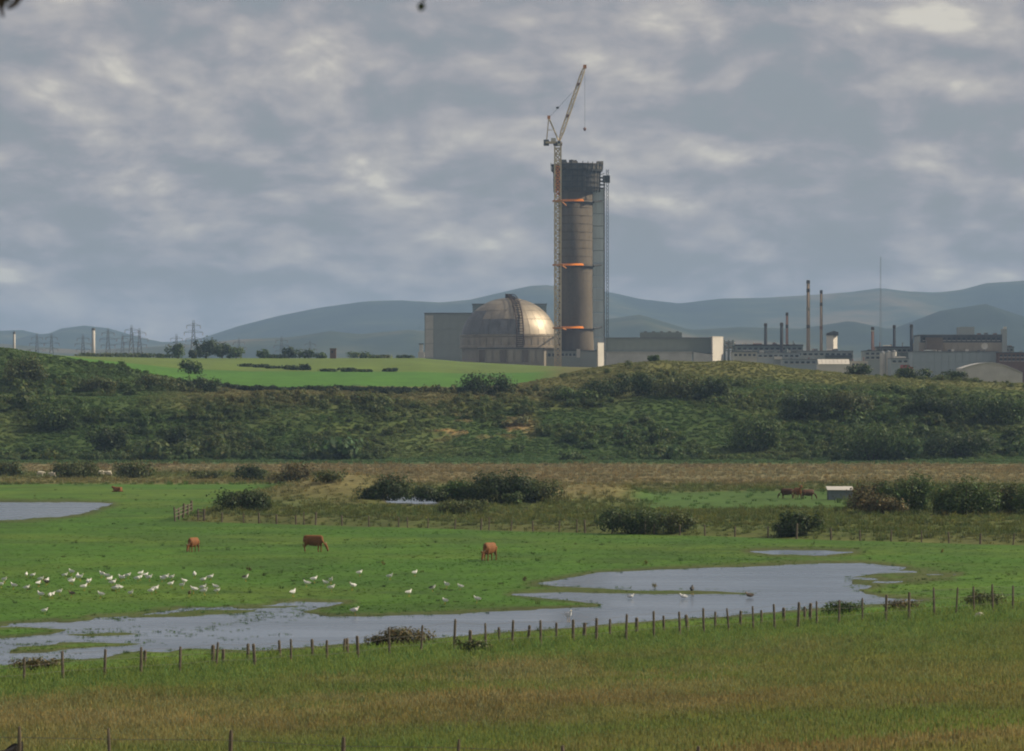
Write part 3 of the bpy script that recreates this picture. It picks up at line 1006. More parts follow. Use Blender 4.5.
# ---- tower crane
Yk = 1588.0
kx = wx(557.8, Yk)
cr = bld('tower_crane', 557.8, 0, Yk, 'cream luffing tower crane rising beside the chimney', 'crane')
kz0 = cr.location[2] - 1; ktop = wz(146, Yk)
hw = 1.25
for sx in (-hw, hw):
    for sy in (-hw, hw):
        MB().tube((kx + sx, Yk + sy, kz0), (kx + sx, Yk + sy, ktop), .42, n=4).build('mast_leg', M['crane'], cr)
z = kz0; i = 0
while z < ktop - 1.5:
    zb = min(z + 2.5, ktop)
    mb = MB()
    for (ax, ay, bx, by) in ((-hw, -hw, hw, -hw), (hw, -hw, hw, hw), (hw, hw, -hw, hw), (-hw, hw, -hw, -hw)):
        q = i % 2
        mb.tube((kx + (ax if q else bx), Yk + (ay if q else by), z), (kx + (bx if q else ax), Yk + (by if q else ay), zb), .34, n=4)
        mb.tube((kx + ax, Yk + ay, zb), (kx + bx, Yk + by, zb), .3, n=4)
    up = wz(197, Yk) < z < wz(168, Yk)
    mb.build('mast_bracing', M['crane_orange'] if up else M['crane'], cr)
    z = zb; i += 1
for y in (201, 265, 328):
    MB().box(kx - 2.2, kx + 2.2, Yk - 2, Yk + 2, wz(y, Yk) - .3, wz(y, Yk) + .3).build('tie_collar', M['crane_orange'], cr)
    MB().tube((kx + 1.5, Yk + 1, wz(y, Yk)), (wx(566, Yc), Yc - 6, wz(y, Yk)), .3).build('tie_bar', M['crane_orange'], cr)
MB().lathe(kx, Yk, [(1.7, ktop), (1.9, ktop + .5), (1.9, ktop + 1.4)], 16).build('slewing_ring', M['rust'], cr)
MB().box(wx(545.5, Yk), wx(561.5, Yk), Yk - 1.6, Yk + 1.6, wz(143.6, Yk), wz(141.6, Yk)).build('machinery_deck', M['crane'], cr)
MB().box(wx(543.6, Yk), wx(549, Yk), Yk - 1.5, Yk + 1.5, wz(145.6, Yk), wz(139.8, Yk)).build('counterweight', M['gallery'], cr)
MB().box(wx(551, Yk), wx(556, Yk), Yk - 1.2, Yk + 1.2, wz(141.6, Yk), wz(138.2, Yk)).build('winch_house', M['pale'], cr)
cb = MB().box(wx(557.5, Yk), wx(560.5, Yk), Yk - 3.0, Yk - 1.3, wz(146, Yk), wz(141, Yk)).build('cab', M['pale'], cr)
MB().box(wx(557.8, Yk), wx(560.2, Yk), Yk - 3.05, Yk - 2.95, wz(144, Yk), wz(141.6, Yk)).build('cab_window', M['glass'], cb)
apex = (wx(548.8, Yk), Yk, wz(117.8, Yk))
for sy in (-1.2, 1.2):
    MB().tube((wx(558.5, Yk), Yk + sy, wz(140.5, Yk)), (apex[0], Yk + sy * .4, apex[2]), .3, n=5).build('frame_leg', M['crane'], cr)
    MB().tube((wx(546.6, Yk), Yk + sy, wz(140.5, Yk)), (apex[0], Yk + sy * .4, apex[2]), .22, n=5).build('frame_leg', M['crane'], cr)
MB().box(apex[0] - .6, apex[0] + .6, Yk - .8, Yk + .8, apex[2] - .5, apex[2] + .9).build('sheave_head', M['crane_orange'], cr)
MB().tube((wx(552.5, Yk), Yk, wz(130, Yk)), (wx(547.6, Yk), Yk, wz(130, Yk)), .16, n=4).build('frame_strut', M['crane'], cr)
foot = Vector((wx(559.6, Yk), Yk, wz(140.6, Yk))); tip = Vector((wx(584.8, Yk), Yk, wz(66.8, Yk)))
ax = (tip - foot).normalized(); nrm = Vector((-ax.z, 0, ax.x))
L = (tip - foot).length
jib = MB()
ns = 15
chords = []
for (o1, o2) in ((.0, -.7), (.0, .7), (1.25, 0)):
    pts = []
    for i in range(ns + 1):
        f = i / ns
        wdt = min(1, f * 6 + .25, (1 - f) * 7 + .35)
        pts.append(foot + ax * (L * f) + nrm * (o1 - .5) * wdt + Vector((0, o2 * wdt, 0)))
    chords.append(pts)
    MB().path(pts, [.28] * (ns + 1), 5).build('jib_chord', M['crane'], cr)
for i in range(ns):
    for a_, b_ in ((0, 1), (1, 2), (2, 0)):
        jib.tube(chords[a_][i], chords[b_][i + 1], .14, n=4); jib.tube(chords[a_][i], chords[b_][i], .12, n=4)
jib.build('jib_bracing', M['crane'], cr)
MB().box(tip.x - .7, tip.x + .7, Yk - .6, Yk + .6, tip.z - .7, tip.z + .8).build('jib_head', M['crane_orange'], cr)
for f in (.33, .76):
    q = foot + ax * L * f
    MB().box(q.x - .7, q.x + .5, Yk - .9, Yk + .9, q.z - .5, q.z + .7).build('jib_joint', M['stack_red'], cr)
MB().tube(apex, foot + ax * L * .74, .07, n=4).build('pendant_rope', M['rope'], cr)
MB().lathe(wx(557.6, Yk), Yk, [(.3, wz(108.8, Yk)), (.7, wz(108.2, Yk)), (.7, wz(107, Yk)), (.3, wz(106.6, Yk))], 8).build('rope_block', M['rope'], cr)
MB().tube((tip.x, Yk, tip.z), (tip.x, Yk, wz(128, Yk)), .06, n=4).build('hoist_rope', M['rope'], cr)
MB().lathe(tip.x, Yk, [(.2, wz(131, Yk)), (.55, wz(130, Yk)), (.7, wz(128.6, Yk)), (.3, wz(127.4, Yk))], 10).build('hook_block', M['stack_red'], cr)

# ---- long green-grey hall right of the chimney
Yl = 1560.0
lh = bld('long_hall', 660, 0, Yl, 'long low green grey hall with a pale end wall, right of the chimney', 'building')
pbox(607, 712, 338.3, 353.5, Yl, 26).build('wall', M['panel_green'], lh)
pbox(606.6, 712.4, 337.4, 338.3, Yl - .4, 27).build('roof', M['roof_grey'], lh)
cladding(lh, 608, 711.5, 339, 353, Yl, 14, 1, M['panel_green'], .22)
pbox(641, 682, 332.3, 337.4, Yl + 6, 12).build('roof_plant', M['panel_green'], lh)
for i in range(5): pbox(644 + i * 8, 647 + i * 8, 331.2, 332.3, Yl + 7, 3).build('roof_vent', M['roof_grey'], lh)
oblique(712.6, 724.4, 337, None, Yl - 9, 9, 12).build('end_block', M['white'], lh)
oblique(712.4, 724.7, 336.2, 337, Yl - 9.3, 9.4, 12).build('parapet', M['pale'], lh)
pbox(606.5, 692, 352.2, None, Yl - 8, 7.5).build('lean_to', M['pale'], lh)
pbox(606.2, 692.3, 351.6, 352.2, Yl - 8.4, 8.2).build('lean_to_roof', M['roof_pale'], lh)
rp = MB(); rp.poly_prism([(wx(692.5, Yl), wz(352.2, Yl)), (wx(712, Yl), wz(355, Yl)), (wx(712, Yl), wz(366, Yl)), (wx(692.5, Yl), wz(366, Yl))], Yl - 8, Yl - .5)
rp.build('ramp_wall', M['pale'], lh)
pg = bld('pipe_gantry', 730, 0, Yl + 4, 'teal steel pipe gantry beside the pale end wall', 'gantry')
for px in (725.5, 729.5, 734):
    for dy_ in (0, 5):
        MB().tube((wx(px, Yl), Yl + 4 + dy_, pg.location[2]), (wx(px, Yl), Yl + 4 + dy_, wz(339.6, Yl)), .3, n=6).build('column', M['panel_teal'], pg)
for y in (341, 345, 350):
    pbox(725.2, 734.6, y, y + .9, Yl + 3.6, 6).build('platform', M['panel_teal'], pg)
for y in (343.4, 347.4): MB().tube((wx(725, Yl), Yl + 5, wz(y, Yl)), (wx(736, Yl), Yl + 5, wz(y, Yl)), .5, n=8).build('pipe', M['pale'], pg)


# ---- works on the right
def simple_hall(name, label, px0, px1, py0, py1, Y, depth, wall, roof, rcols=0, rrows=1, clad=None, parap=.7, over=.4):
    o = bld(name, (px0 + px1) / 2, 0, Y, label, 'building')
    pbox(px0, px1, py0 + parap, py1, Y, depth).build('wall', M[wall], o)
    pbox(px0 - over, px1 + over, py0, py0 + parap, Y - over, depth + 2 * over).build('roof', M[roof], o)
    if clad: cladding(o, px0 + .3, px1 - .3, py0 + parap + .4, (py1 or 372) - .5, Y, clad[0], clad[1], M[wall], .2)
    if rcols: windows(o, px0 + .5, px1 - .5, py0 + parap + .8, min((py1 or 372), py0 + parap + .8 + 4 * rrows), Y, rcols, rrows)
    return o


def clutter(o, px0, px1, py, Y, n):
    """vents, tanks and pipes on a roof"""
    for i in range(n):
        px = random.uniform(px0, px1); w = random.uniform(1.0, 3.2); h = random.uniform(.6, 2.0)
        k = random.random()
        mm = M[random.choice(('pale', 'roof_grey', 'panel_grey', 'roof_dark', 'stack_red'))]
        if k < .55:
            pbox(px, px + w, py - h, py, Y + random.uniform(1, 6), 2.5).build('roof_unit', mm, o)
        elif k < .8:
            MB().tube((wx(px, Y), Y + 2, wz(py, Y)), (wx(px, Y), Y + 2, wz(py - h * 2.2, Y)), .22, n=8).build('vent_pipe', mm, o)
        else:
            MB().tube((wx(px, Y), Y + .8, wz(py - .5, Y)), (wx(min(px + w * 4, px1), Y), Y + .8, wz(py - .5, Y)), .3, n=8).build('pipe', mm, o)


a = simple_hall('dark_roofed_hall', 'long hall with a dark flat roof behind the two dark stacks', 736, 803, 344.4, None, 1560, 20, 'panel_teal', 'roof_dark', 12, 1, parap=1.6)
clutter(a, 738, 800, 344.4, 1566, 8)
a = simple_hall('pale_low_shed', 'low pale shed just right of the pipe gantry', 733, 757, 351.5, None, 1500, 14, 'pale', 'roof_grey', 5, 1)
clutter(a, 735, 755, 351.5, 1502, 3)
a = simple_hall('grey_workshop', 'low grey workshop below the long dark roof', 757, 800, 352.5, None, 1510, 18, 'panel_blue', 'roof_grey', 8, 1)
clutter(a, 759, 797, 352.5, 1512, 6)
pbox(774.5, 782, 356.5, 359.4, 1508, 1.6).build('loading_door', M['white'], a)
pbox(760, 764, 350.6, 352.5, 1514, 4).build('roof_vent', M['pale'], a)
pbox(768, 772, 350.9, 352.5, 1514, 4).build('roof_vent', M['roof_grey'], a)
a = simple_hall('flat_dark_building', 'flat grey building with a dark roof edge under the tall stacks', 796, 853, 350.6, None, 1530, 22, 'panel_grey', 'roof_grey', 10, 1, parap=1.0)
clutter(a, 798, 850, 350.6, 1534, 8)
pbox(826, 852.5, 355.0, 357.6, 1526, 3.8).build('dark_canopy', M['roof_dark'], a)
a = simple_hall('blue_grey_annexe', 'low blue grey annexe in front of the flat building', 783, 817, 359, None, 1492, 12, 'panel_blue', 'roof_grey', 6, 1)
clutter(a, 785, 815, 359, 1494, 5)
ws_ = bld('white_shed', 833, 0, 1470, 'long bright white shed near the top of the bluff', 'shed')
pbox(818.5, 849.5, 364.2, None, 1470, 9).build('wall', M['white'], ws_)
for i in range(8):
    xa, xb = wx(818.2 + 3.95 * i, 1470) + .04, wx(818.2 + 3.95 * (i + 1), 1470) - .04
    rb = MB(); z_a, z_b = wz(364.4, 1470), wz(359.4, 1470)
    rb.v = [(xa, 1469.6, z_a), (xb, 1469.6, z_a), (xb, 1473.4, z_b), (xa, 1473.4, z_b), (xa, 1469.6, z_a + .12), (xb, 1469.6, z_a + .12), (xb, 1473.4, z_b + .12), (xa, 1473.4, z_b + .12)]
    rb.f = [(0, 3, 2, 1), (4, 5, 6, 7), (0, 1, 5, 4), (1, 2, 6, 5), (2, 3, 7, 6), (3, 0, 4, 7)]
    rb.build('roof_sheet', M['white'], ws_)
pbox(818.5, 849.5, 359.6, None, 1473.3, 5).build('rear_wall', M['pale'], ws_)
a = simple_hall('cream_cabin', 'small cream cabin beside the long white shed', 851, 868, 361, None, 1478, 10, 'pale', 'roof_pale', 4, 1)
clutter(a, 853, 866, 361, 1480, 2)
# white tower with slanted dark top
tw = bld('white_tower', 832.5, 0, 1540, 'square white tower with a slanted dark top below the tall stacks', 'tower')
pbox(827.4, 833.4, 335.4, None, 1540, 5).build('wall', M['white'], tw)
oblique(833.4, 838.2, 335.4, None, 1540, 4).build('wall', M['white'], tw)
Yt = 1539.6
MB().poly_prism([(wx(826.8, Yt), wz(335.4, Yt)), (wx(838.6, Yt), wz(335.4, Yt)), (wx(838.4, Yt), wz(332.2, Yt)), (wx(834, Yt), wz(330.8, Yt)), (wx(827.6, Yt), wz(333, Yt))], Yt, Yt + 5.8).build('louvre_head', M['roof_dark'], tw)
for i in range(2): pbox(828 + i * 2.8, 830.2 + i * 2.8, 337, 352, 1539.9, .3).build('wall_panel', M['white'], tw)


def stack(name, label, px, top, bot, w, Y, mat, bands=(), capm='stack_cap', taper=.82):
    o = bld(name, px, 0, Y, label, 'chimney')
    s = Y / F
    x = wx(px, Y); zb = o.location[2] - .5; zt_ = wz(top, Y)
    MB().lathe(x, Y, [(w / 2 * s * 1.08, zb), (w / 2 * s, zb + (zt_ - zb) * .25), (w / 2 * s * taper, zt_ - 1.2)], 20).build('shaft', M[mat], o, True)
    MB().lathe(x, Y, [(w / 2 * s * taper * 1.12, zt_ - 1.3), (w / 2 * s * taper * 1.16, zt_ - .6), (w / 2 * s * taper * 1.0, zt_), (w / 2 * s * taper * .7, zt_)], 20).build('rim', M[capm], o)
    MB().tube((x + w * .35 * s, Y - w * .45 * s, zb), (x + w * .32 * s, Y - w * .42 * s, zt_), .12, n=4).build('ladder', M['dark_steel'], o)
    for (f, mt) in bands:
        z_ = zb + (zt_ - zb) * f; rr = w / 2 * s * (1.03 - (1 - taper) * f) * 1.05
        MB().lathe(x, Y, [(rr * .95, z_ - .7), (rr, z_ - .7), (rr, z_ + .7), (rr * .95, z_ + .7)], 20, cap=False).build('band', M[mt], o)
    return o


stack('dark_stack', 'short dark stack standing left over the long dark roof', 765.6, 323.3, 348, 3.5, 1585, 'stack_dark')
stack('dark_stack', 'short dark stack in front of the thin reddish one', 781.6, 322.6, 352, 3.7, 1552, 'stack_dark')
stack('reddish_stack', 'thin reddish stack just behind a short dark one', 787.0, 312.4, 348, 3.0, 1600, 'stack_red', ((.5, 'stack_tan'), (.8, 'stack_cap')))
stack('tall_tan_stack', 'tallest pale brown stack of the works', 808.2, 280.2, 352, 3.9, 1590, 'stack_tan', ((.55, 'stack_cap'), (.72, 'tan'), (.9, 'stack_cap')))
stack('tall_tan_stack', 'second tallest slim brown stack, right of the tallest', 821.2, 290.2, 352, 3.1, 1596, 'stack_tan', ((.6, 'stack_red'), (.85, 'stack_cap')))
stack('banded_stack', 'short red and white banded stack over the pale tanks', 872.6, 326.8, 356, 3.6, 1560, 'stack_red', ((.42, 'white'), (.5, 'white'), (.95, 'white')))
stack('dark_stack', 'dark stack behind the low roof, left one of the pair by the brown works', 894.2, 325, 350, 3.3, 1580, 'stack_dark')
stack('dark_stack', 'dark stack touching the big brown works, right one of its pair', 911.4, 324.4, 354, 3.6, 1550, 'stack_dark')
# thin lattice mast
lm = bld('lattice_mast', 880.5, 0, 1900, 'very thin tall lattice mast above the works', 'mast')
xm = wx(880.5, 1900); zt_ = wz(257, 1900); zb = lm.location[2]
for i in range(3):
    a_ = i * 2 * math.pi / 3
    MB().tube((xm + .8 * math.cos(a_), 1900 + .8 * math.sin(a_), zb), (xm + .2 * math.cos(a_), 1900 + .2 * math.sin(a_), zt_), .045, n=4).build('mast_leg', M['pylon'], lm)
mb = MB()
for i in range(36):
    f0, f1 = i / 36, (i + 1) / 36; r0, r1 = .8 - .6 * f0, .8 - .6 * f1
    for j in range(3):
        a_, b_ = j * 2 * math.pi / 3, (j + 1) * 2 * math.pi / 3
        mb.tube((xm + r0 * math.cos(a_), 1900 + r0 * math.sin(a_), zb + (zt_ - zb) * f0), (xm + r1 * math.cos(b_), 1900 + r1 * math.sin(b_), zb + (zt_ - zb) * f1), .022, n=3)
mb.build('bracing', M['pylon'], lm)

a = simple_hall('low_dark_roof_hall', 'low hall with a dark roof between the banded and dark stacks', 877, 917, 346.4, None, 1570, 16, 'panel_green', 'roof_dark', 8, 1, parap=1.4)
clutter(a, 879, 908, 346.4, 1574, 4)
a = simple_hall('stained_grey_block', 'stained grey block under the red and white stack', 864.5, 886, 350.4, None, 1520, 14, 'panel_grey', 'roof_dark', 4, 2, parap=.6)
clutter(a, 866, 884, 350.4, 1522, 4)
for i, px in enumerate((882.5, 888.5, 894)):
    s = 1500 / F
    tk = bld('storage_tank', px, 0, 1500, ('pale storage tank, left one of three beside the stained block', 'pale storage tank, middle one of three beside the stained block', 'brightest storage tank, right one of three beside the stained block')[i], 'tank', 'pale storage tanks')
    x = wx(px, 1500); zb = tk.location[2] - .5; zt_ = wz(353 - .5 * i, 1500)
    MB().lathe(x, 1500, [(2.6 * s, zb), (2.6 * s, zt_)], 24).build('shell', M['white' if i == 2 else 'pale'], tk, False)
    MB().lathe(x, 1500, [(2.75 * s, zt_), (2.75 * s, zt_ + .2), (.4 * s, zt_ + .9)], 24).build('lid', M['roof_grey'], tk)
a = simple_hall('blue_shed', 'small blue grey shed right of the storage tanks', 891, 909, 358, None, 1485, 12, 'panel_blue', 'roof_grey', 3, 1)
clutter(a, 893, 907, 358, 1488, 3)
# big brown works
Yb = 1540.0
bw = bld('brown_works', 962, 0, Yb, 'big brown and tan works block with a dark top storey', 'building')
pbox(919, 1005, 342.5, None, Yb, 30).build('wall', M['tan'], bw)
pbox(920.5, 1005.5, 335.2, 342.5, Yb + .8, 26).build('top_storey', M['roof_dark'], bw)
pbox(920, 1006, 334.5, 335.2, Yb + .4, 27).build('roof', M['roof_grey'], bw)
pbox(926, 943, 337.5, None, Yb - 3, 3.5).build('stair_block', M['brown_wall'], bw)
pbox(959.5, 974.5, 326.8, 334.5, Yb + 6, 10).build('penthouse', M['panel_grey'], bw)
pbox(1002.4, 1007, 329, None, Yb - 1, 5).build('end_tower', M['panel_grey'], bw)
pbox(1004, 1006.6, 326.8, 329, Yb, 3).build('tower_cap', M['white'], bw)
for px in (944.5, 951.5, 958.5, 965.5, 972.5, 979.5, 986.5, 993.5):
    pbox(px, px + 5.6, 343.4, 350.8, Yb - .25, .3).build('wall_panel', M['tan'], bw)
for i, px in enumerate((978, 985, 994)): pbox(px, px + 3, 333.2 - .5 * (i % 2), 334.5, Yb + 5, 4).build('roof_vent', M['stack_red' if i != 1 else 'roof_grey'], bw)
windows(bw, 922, 1001, 336.5, 341.5, Yb + .8, 16, 1, .55, .5)
MB().poly_prism([(wx(915.5, Yb), bw.location[2]), (wx(919, Yb), bw.location[2]), (wx(921, Yb), wz(336, Yb)), (wx(919.5, Yb), wz(336, Yb))], Yb + 1, Yb + 20).build('buttress', M['panel_grey'], bw)
dk = bld('satellite_dish', 985, 0, 1524, 'small round white dish on the roof of the blue grey hall', 'dish')
xx_, zz_ = wx(985, 1524), wz(346, 1524)
dk.location = (xx_, 1526, wz(351.2, 1524))
MB().lathe(xx_, 1526, [(.25, wz(351.2, 1524)), (.25, zz_)], 8).build('stand', M['pylon'], dk)
dm = MB()
dv, df = [], []
for k_ in range(5):
    rr = 1.3 * k_ / 4
    for i in range(16):
        a_ = 2 * math.pi * i / 16
        dv.append((xx_ + rr * math.cos(a_), 1525.6 - .45 * (k_ / 4) ** 2, zz_ + rr * math.sin(a_)))
for k_ in range(4):
    for i in range(16):
        j = (i + 1) % 16
        df.append((k_ * 16 + i, k_ * 16 + j, (k_ + 1) * 16 + j, (k_ + 1) * 16 + i))
dm.v, dm.f = dv, df
dm.build('reflector', M['white'], dk, True)
a = simple_hall('blue_grey_hall', 'wide blue grey hall standing in front of the brown works', 913, 998, 351.2, None, 1520, 18, 'panel_blue', 'roof_grey', 0, 1, clad=(12, 2), parap=.8)
clutter(a, 916, 980, 351.2, 1524, 8)
for px in (951.5, 966):
    pbox(px, px + 2.6, 349.2, 351.2, 1526, 3).build('roof_vent', M['white'], a)
a = simple_hall('link_block', 'grey link block between the brown works and the brick building', 996, 1014, 346.6, None, 1545, 14, 'panel_teal', 'roof_dark', 4, 1)
clutter(a, 998, 1012, 346.6, 1548, 3)
a = simple_hall('brick_building', 'dark red brick building at the right edge', 998.5, 1050, 352.2, None, 1512, 20, 'brick', 'roof_dark', 12, 2)
clutter(a, 1000, 1040, 352.2, 1516, 5)
# arched pale shed
ar = bld('arched_shed', 993, 0, 1450, 'pale shed with a low curved roof on top of the bluff', 'shed')
Ya = 1450.0
ax0, ax1 = wx(962, Ya), wx(1022.5, Ya); zc0, zc1 = wz(371.5, Ya), wz(362.4, Ya)
pts = [(ax0 + (ax1 - ax0) * i / 12, zc0 - (1.4 if i > 6 else .0) * (i - 6) / 6 + (zc1 - zc0) * math.sin(math.pi * (.12 + .88 * i / 12) * .92)) for i in range(13)]
MB().poly_prism([(ax0, ar.location[2] - 2)] + [(x, z - .25) for x, z in pts] + [(ax1, ar.location[2] - 2)], Ya + .1, Ya + 19).build('wall', M['pale'], ar)
rb = MB()
for i in range(12):
    (xa, za), (xb, zb_) = pts[i], pts[i + 1]
    rb = MB(); rb.poly_prism([(xa + .06, za - .2), (xb - .06, zb_ - .2), (xb - .06, zb_ + .1), (xa + .06, za + .1)], Ya - .4, Ya + 19.4)
    rb.build('roof_sheet', M['roof_pale'], ar)
for i in range(5): pbox(966 + i * 11, 973 + i * 11, 371.5, 377, Ya - .1, .35).build('wall_panel', M['pale'], ar)
# small red van by the blue shed
vn = bld('red_van', 906.5, 0, 1455, 'small red van parked at the top of the bluff', 'van')
vx, vz = wx(906.5, 1455), wz(370.2, 1455)
vn.location = (vx, 1455, vz)
MB().poly_prism([(vx - 2.4, vz + .4), (vx + 2.4, vz + .4), (vx + 2.4, vz + 1.1), (vx + 1.5, vz + 1.3), (vx + 1.0, vz + 2.0), (vx - 2.3, vz + 2.0)], 1454.1, 1455.9).build('body', M['red'], vn)
MB().poly_prism([(vx + .4, vz + 1.25), (vx + 1.35, vz + 1.25), (vx + .95, vz + 1.85), (vx + .4, vz + 1.85)], 1454.05, 1454.12).build('side_window', M['glass'], vn)
for px in (-1.5, 1.5):
    for yy in (1454.2, 1455.6):
        MB().tube((vx + px, yy, vz + .4), (vx + px, yy + .25, vz + .4), .38, n=14).build('wheel', M['stack_dark'], vn)

# ---- pylons and poles on the skyline to the left
def pylon(px, top, Y, h, label, arms=3):
    x = wx(px, Y); zt_ = wz(top, Y); zb = min(hz(x, Y), zt_ - h)
    o = empty('pylon', (x, Y, zb)); tag(o, label, 'pylon', 'pylons of the power line on the skyline')
    hgt = zt_ - zb
    wof = lambda f: 3.4 * (1 - f) ** 1.5 + .45
    for sx in (-1, 1):
        for sy in (-1, 1):
            MB().path([(x + sx * wof(f), Y + sy * wof(f), zb + hgt * f) for f in (0, .25, .5, .75, 1)], [.2, .19, .18, .16, .12], 4).build('leg', M['pylon'], o)
    mb = MB(); lv = [0, .14, .27, .39, .5, .6, .69, .77, .84, .9, .95]
    for f0, f1 in zip(lv, lv[1:]):
        for sy in (-1, 1):
            mb.tube((x - wof(f0), Y + sy * wof(f0), zb + hgt * f0), (x + wof(f1), Y + sy * wof(f1), zb + hgt * f1), .11, n=3)
            mb.tube((x + wof(f0), Y + sy * wof(f0), zb + hgt * f0), (x - wof(f1), Y + sy * wof(f1), zb + hgt * f1), .11, n=3)
    mb.build('bracing', M['pylon'], o)
    for f, w in ((.66, 5.2), (.78, 6.2), (.9, 4.6))[:arms]:
        z_ = zb + hgt * f
        a_ = MB().tube((x - w, Y, z_), (x + w, Y, z_), .16, n=4).tube((x - w, Y, z_), (x, Y, z_ + 1.6), .11, n=4).tube((x + w, Y, z_), (x, Y, z_ + 1.6), .11, n=4).build('cross_arm', M['pylon'], o)
        for sx in (-1, 1):
            MB().tube((x + sx * w * .97, Y, z_), (x + sx * w * .97, Y, z_ - 2), .16, n=5).build('insulator', M['stack_red'], a_)


ords = ['first', 'second', 'third', 'fourth', 'fifth', 'sixth', 'seventh', 'eighth', 'ninth', 'tenth', 'eleventh', 'twelfth', 'thirteenth', 'fourteenth', 'fifteenth']
for i, (px, top, Y_, h_) in enumerate(((37, 333, 3100, 24), (51.5, 333, 3000, 24), (83, 334, 2900, 25), (108, 328, 2800, 30), (122.5, 334, 3100, 26), (131.5, 325, 2600, 30), (139.5, 328, 2700, 30), (176.5, 334, 2900, 28), (193.5, 320, 2500, 36), (239, 338, 3200, 24), (281.5, 336, 3000, 26), (310, 340, 3300, 24))):
    pylon(px, top, Y_, h_, ords[i] + ' grey lattice pylon from the left on the skyline')
for nm, px, top, w, Y_, lb in (('vent_stack', 93.6, 328.4, 3.0, 1900, 'thick pale cream stack among the grey pylons on the left'), ('pale_post', 14.4, 332, 2.0, 1850, 'slim pale stack above the scrub near the left edge')):
    o = bld(nm, px, 0, Y_, lb, 'chimney')
    s = Y_ / F; x = wx(px, Y_); zb = o.location[2] - 1; zt_ = wz(top, Y_)
    MB().lathe(x, Y_, [(w / 2 * s * 1.05, zb), (w / 2 * s * .95, zt_)], 16).build('shaft', M['white'], o, True)
    MB().lathe(x, Y_, [(w / 2 * s * 1.1, zt_ - 1), (w / 2 * s * 1.1, zt_ + .2), (w / 4 * s, zt_ + .2)], 16).build('rim', M['roof_grey'], o)
    MB().tube((x - w * .55 * s, Y_ - w * .3 * s, zb), (x - w * .55 * s, Y_ - w * .3 * s, zt_), .12, n=4).build('ladder', M['dark_steel'], o)
# little brick tower on the field skyline
bt = bld('brick_tower', 333, 0, 1430, 'small reddish brick tower on the skyline of the upper field', 'tower')
pbox(330, 336, 349.4, None, 1430, 2.4).build('wall', M['brick'], bt)
pbox(329.6, 336.4, 348.2, 349.4, 1429.8, 2.8).build('parapet', M['brown_wall'], bt)
pbox(331.5, 333, 351, 353, 1429.95, .2).build('window', M['glass'], bt)

# ================================================================== plants
def rand_unit(n):
    v = rng.normal(size=(n, 3)); return v / np.linalg.norm(v, axis=1)[:, None]


def leaf_cards(C, N, size, aspect=.6, fold=.35):
    """one small folded leaf spray (two triangles pairs) at each centre, roughly facing its normal"""
    n = len(C)
    t = np.cross(N, rand_unit(n)); t /= np.linalg.norm(t, axis=1)[:, None] + 1e-9
    b = np.cross(N, t)
    s = (size * rng.uniform(.55, 1.35, n))[:, None]
    V = np.stack([C - t * s, C - b * s * aspect + N * s * fold * rng.uniform(-1, 1, (n, 1)), C + t * s, C + b * s * aspect + N * s * fold * rng.uniform(-1, 1, (n, 1))], 1)
    return V.reshape(-1, 3), np.arange(4 * n).reshape(n, 4)


def crown_cloud(w, d, h, n, size, lobes=7, base=0.0, flat=.0):
    """leaf sprays over several uneven lobes; w, d, h full extents, foot at z=base"""
    Cs, Ns = [], []
    cen, rad = [], []
    for i in range(lobes):
        a = rng.uniform(0, 2 * math.pi); r = math.sqrt(rng.uniform(0, 1)) * .38
        k = rng.uniform(.26, .58)
        zz = rng.uniform(.2, .72)
        cen.append((r * w * math.cos(a) * (1.35 if w > d else 1), r * d * math.sin(a), base + h * zz)); rad.append((w * .5 * k, d * .5 * k, h * min(k * .75, 1 - zz)))
    cen.append((0, 0, base + h * .46)); rad.append((w * .36, d * .34, h * .46))
    wts = np.array([r[0] * r[2] for r in rad]); wts /= wts.sum()
    which = rng.choice(len(cen), n, p=wts)
    u = rand_unit(n)
    rr = (rng.uniform(.25, 1.0, n) ** .38)[:, None]
    cen = np.array(cen)[which]; rad = np.array(rad)[which]
    C = cen + u * rad * rr * (1 + .20 * rng.normal(size=(n, 1)))
    keep = C[:, 2] > base + .02 * h
    C = C[keep]; u = u[keep]
    N = u * 1.15 + rand_unit(len(C)) * .55 + np.array([0, 0, .25]); N /= np.linalg.norm(N, axis=1)[:, None]
    V, Fq = leaf_cards(C, N, size)
    return V, Fq


def leaf_col(nf, spread=.35, warm=.15):
    b = np.exp(rng.normal(0, spread, nf)); hshift = rng.normal(0, warm, nf)
    c = np.stack([b * (1 + hshift), b, b * (1 - .5 * hshift)], 1)
    return np.repeat(np.clip(c, .2, 2.4), 4, 0)


def foliage_mesh(name, w, d, h, n, size, lobes=7, base=0.0, spread=.32):
    V, Fq = crown_cloud(w, d, h, n, size, lobes, base)
    me = mesh_np(name, V, Fq)
    add_col(me, 'leaf', leaf_col(len(Fq), spread))
    return me


GREEN = (.068, .108, .026); DARK = (.042, .066, .019); OLIVE = (.084, .102, .032); RUSSET = (.115, .098, .040)


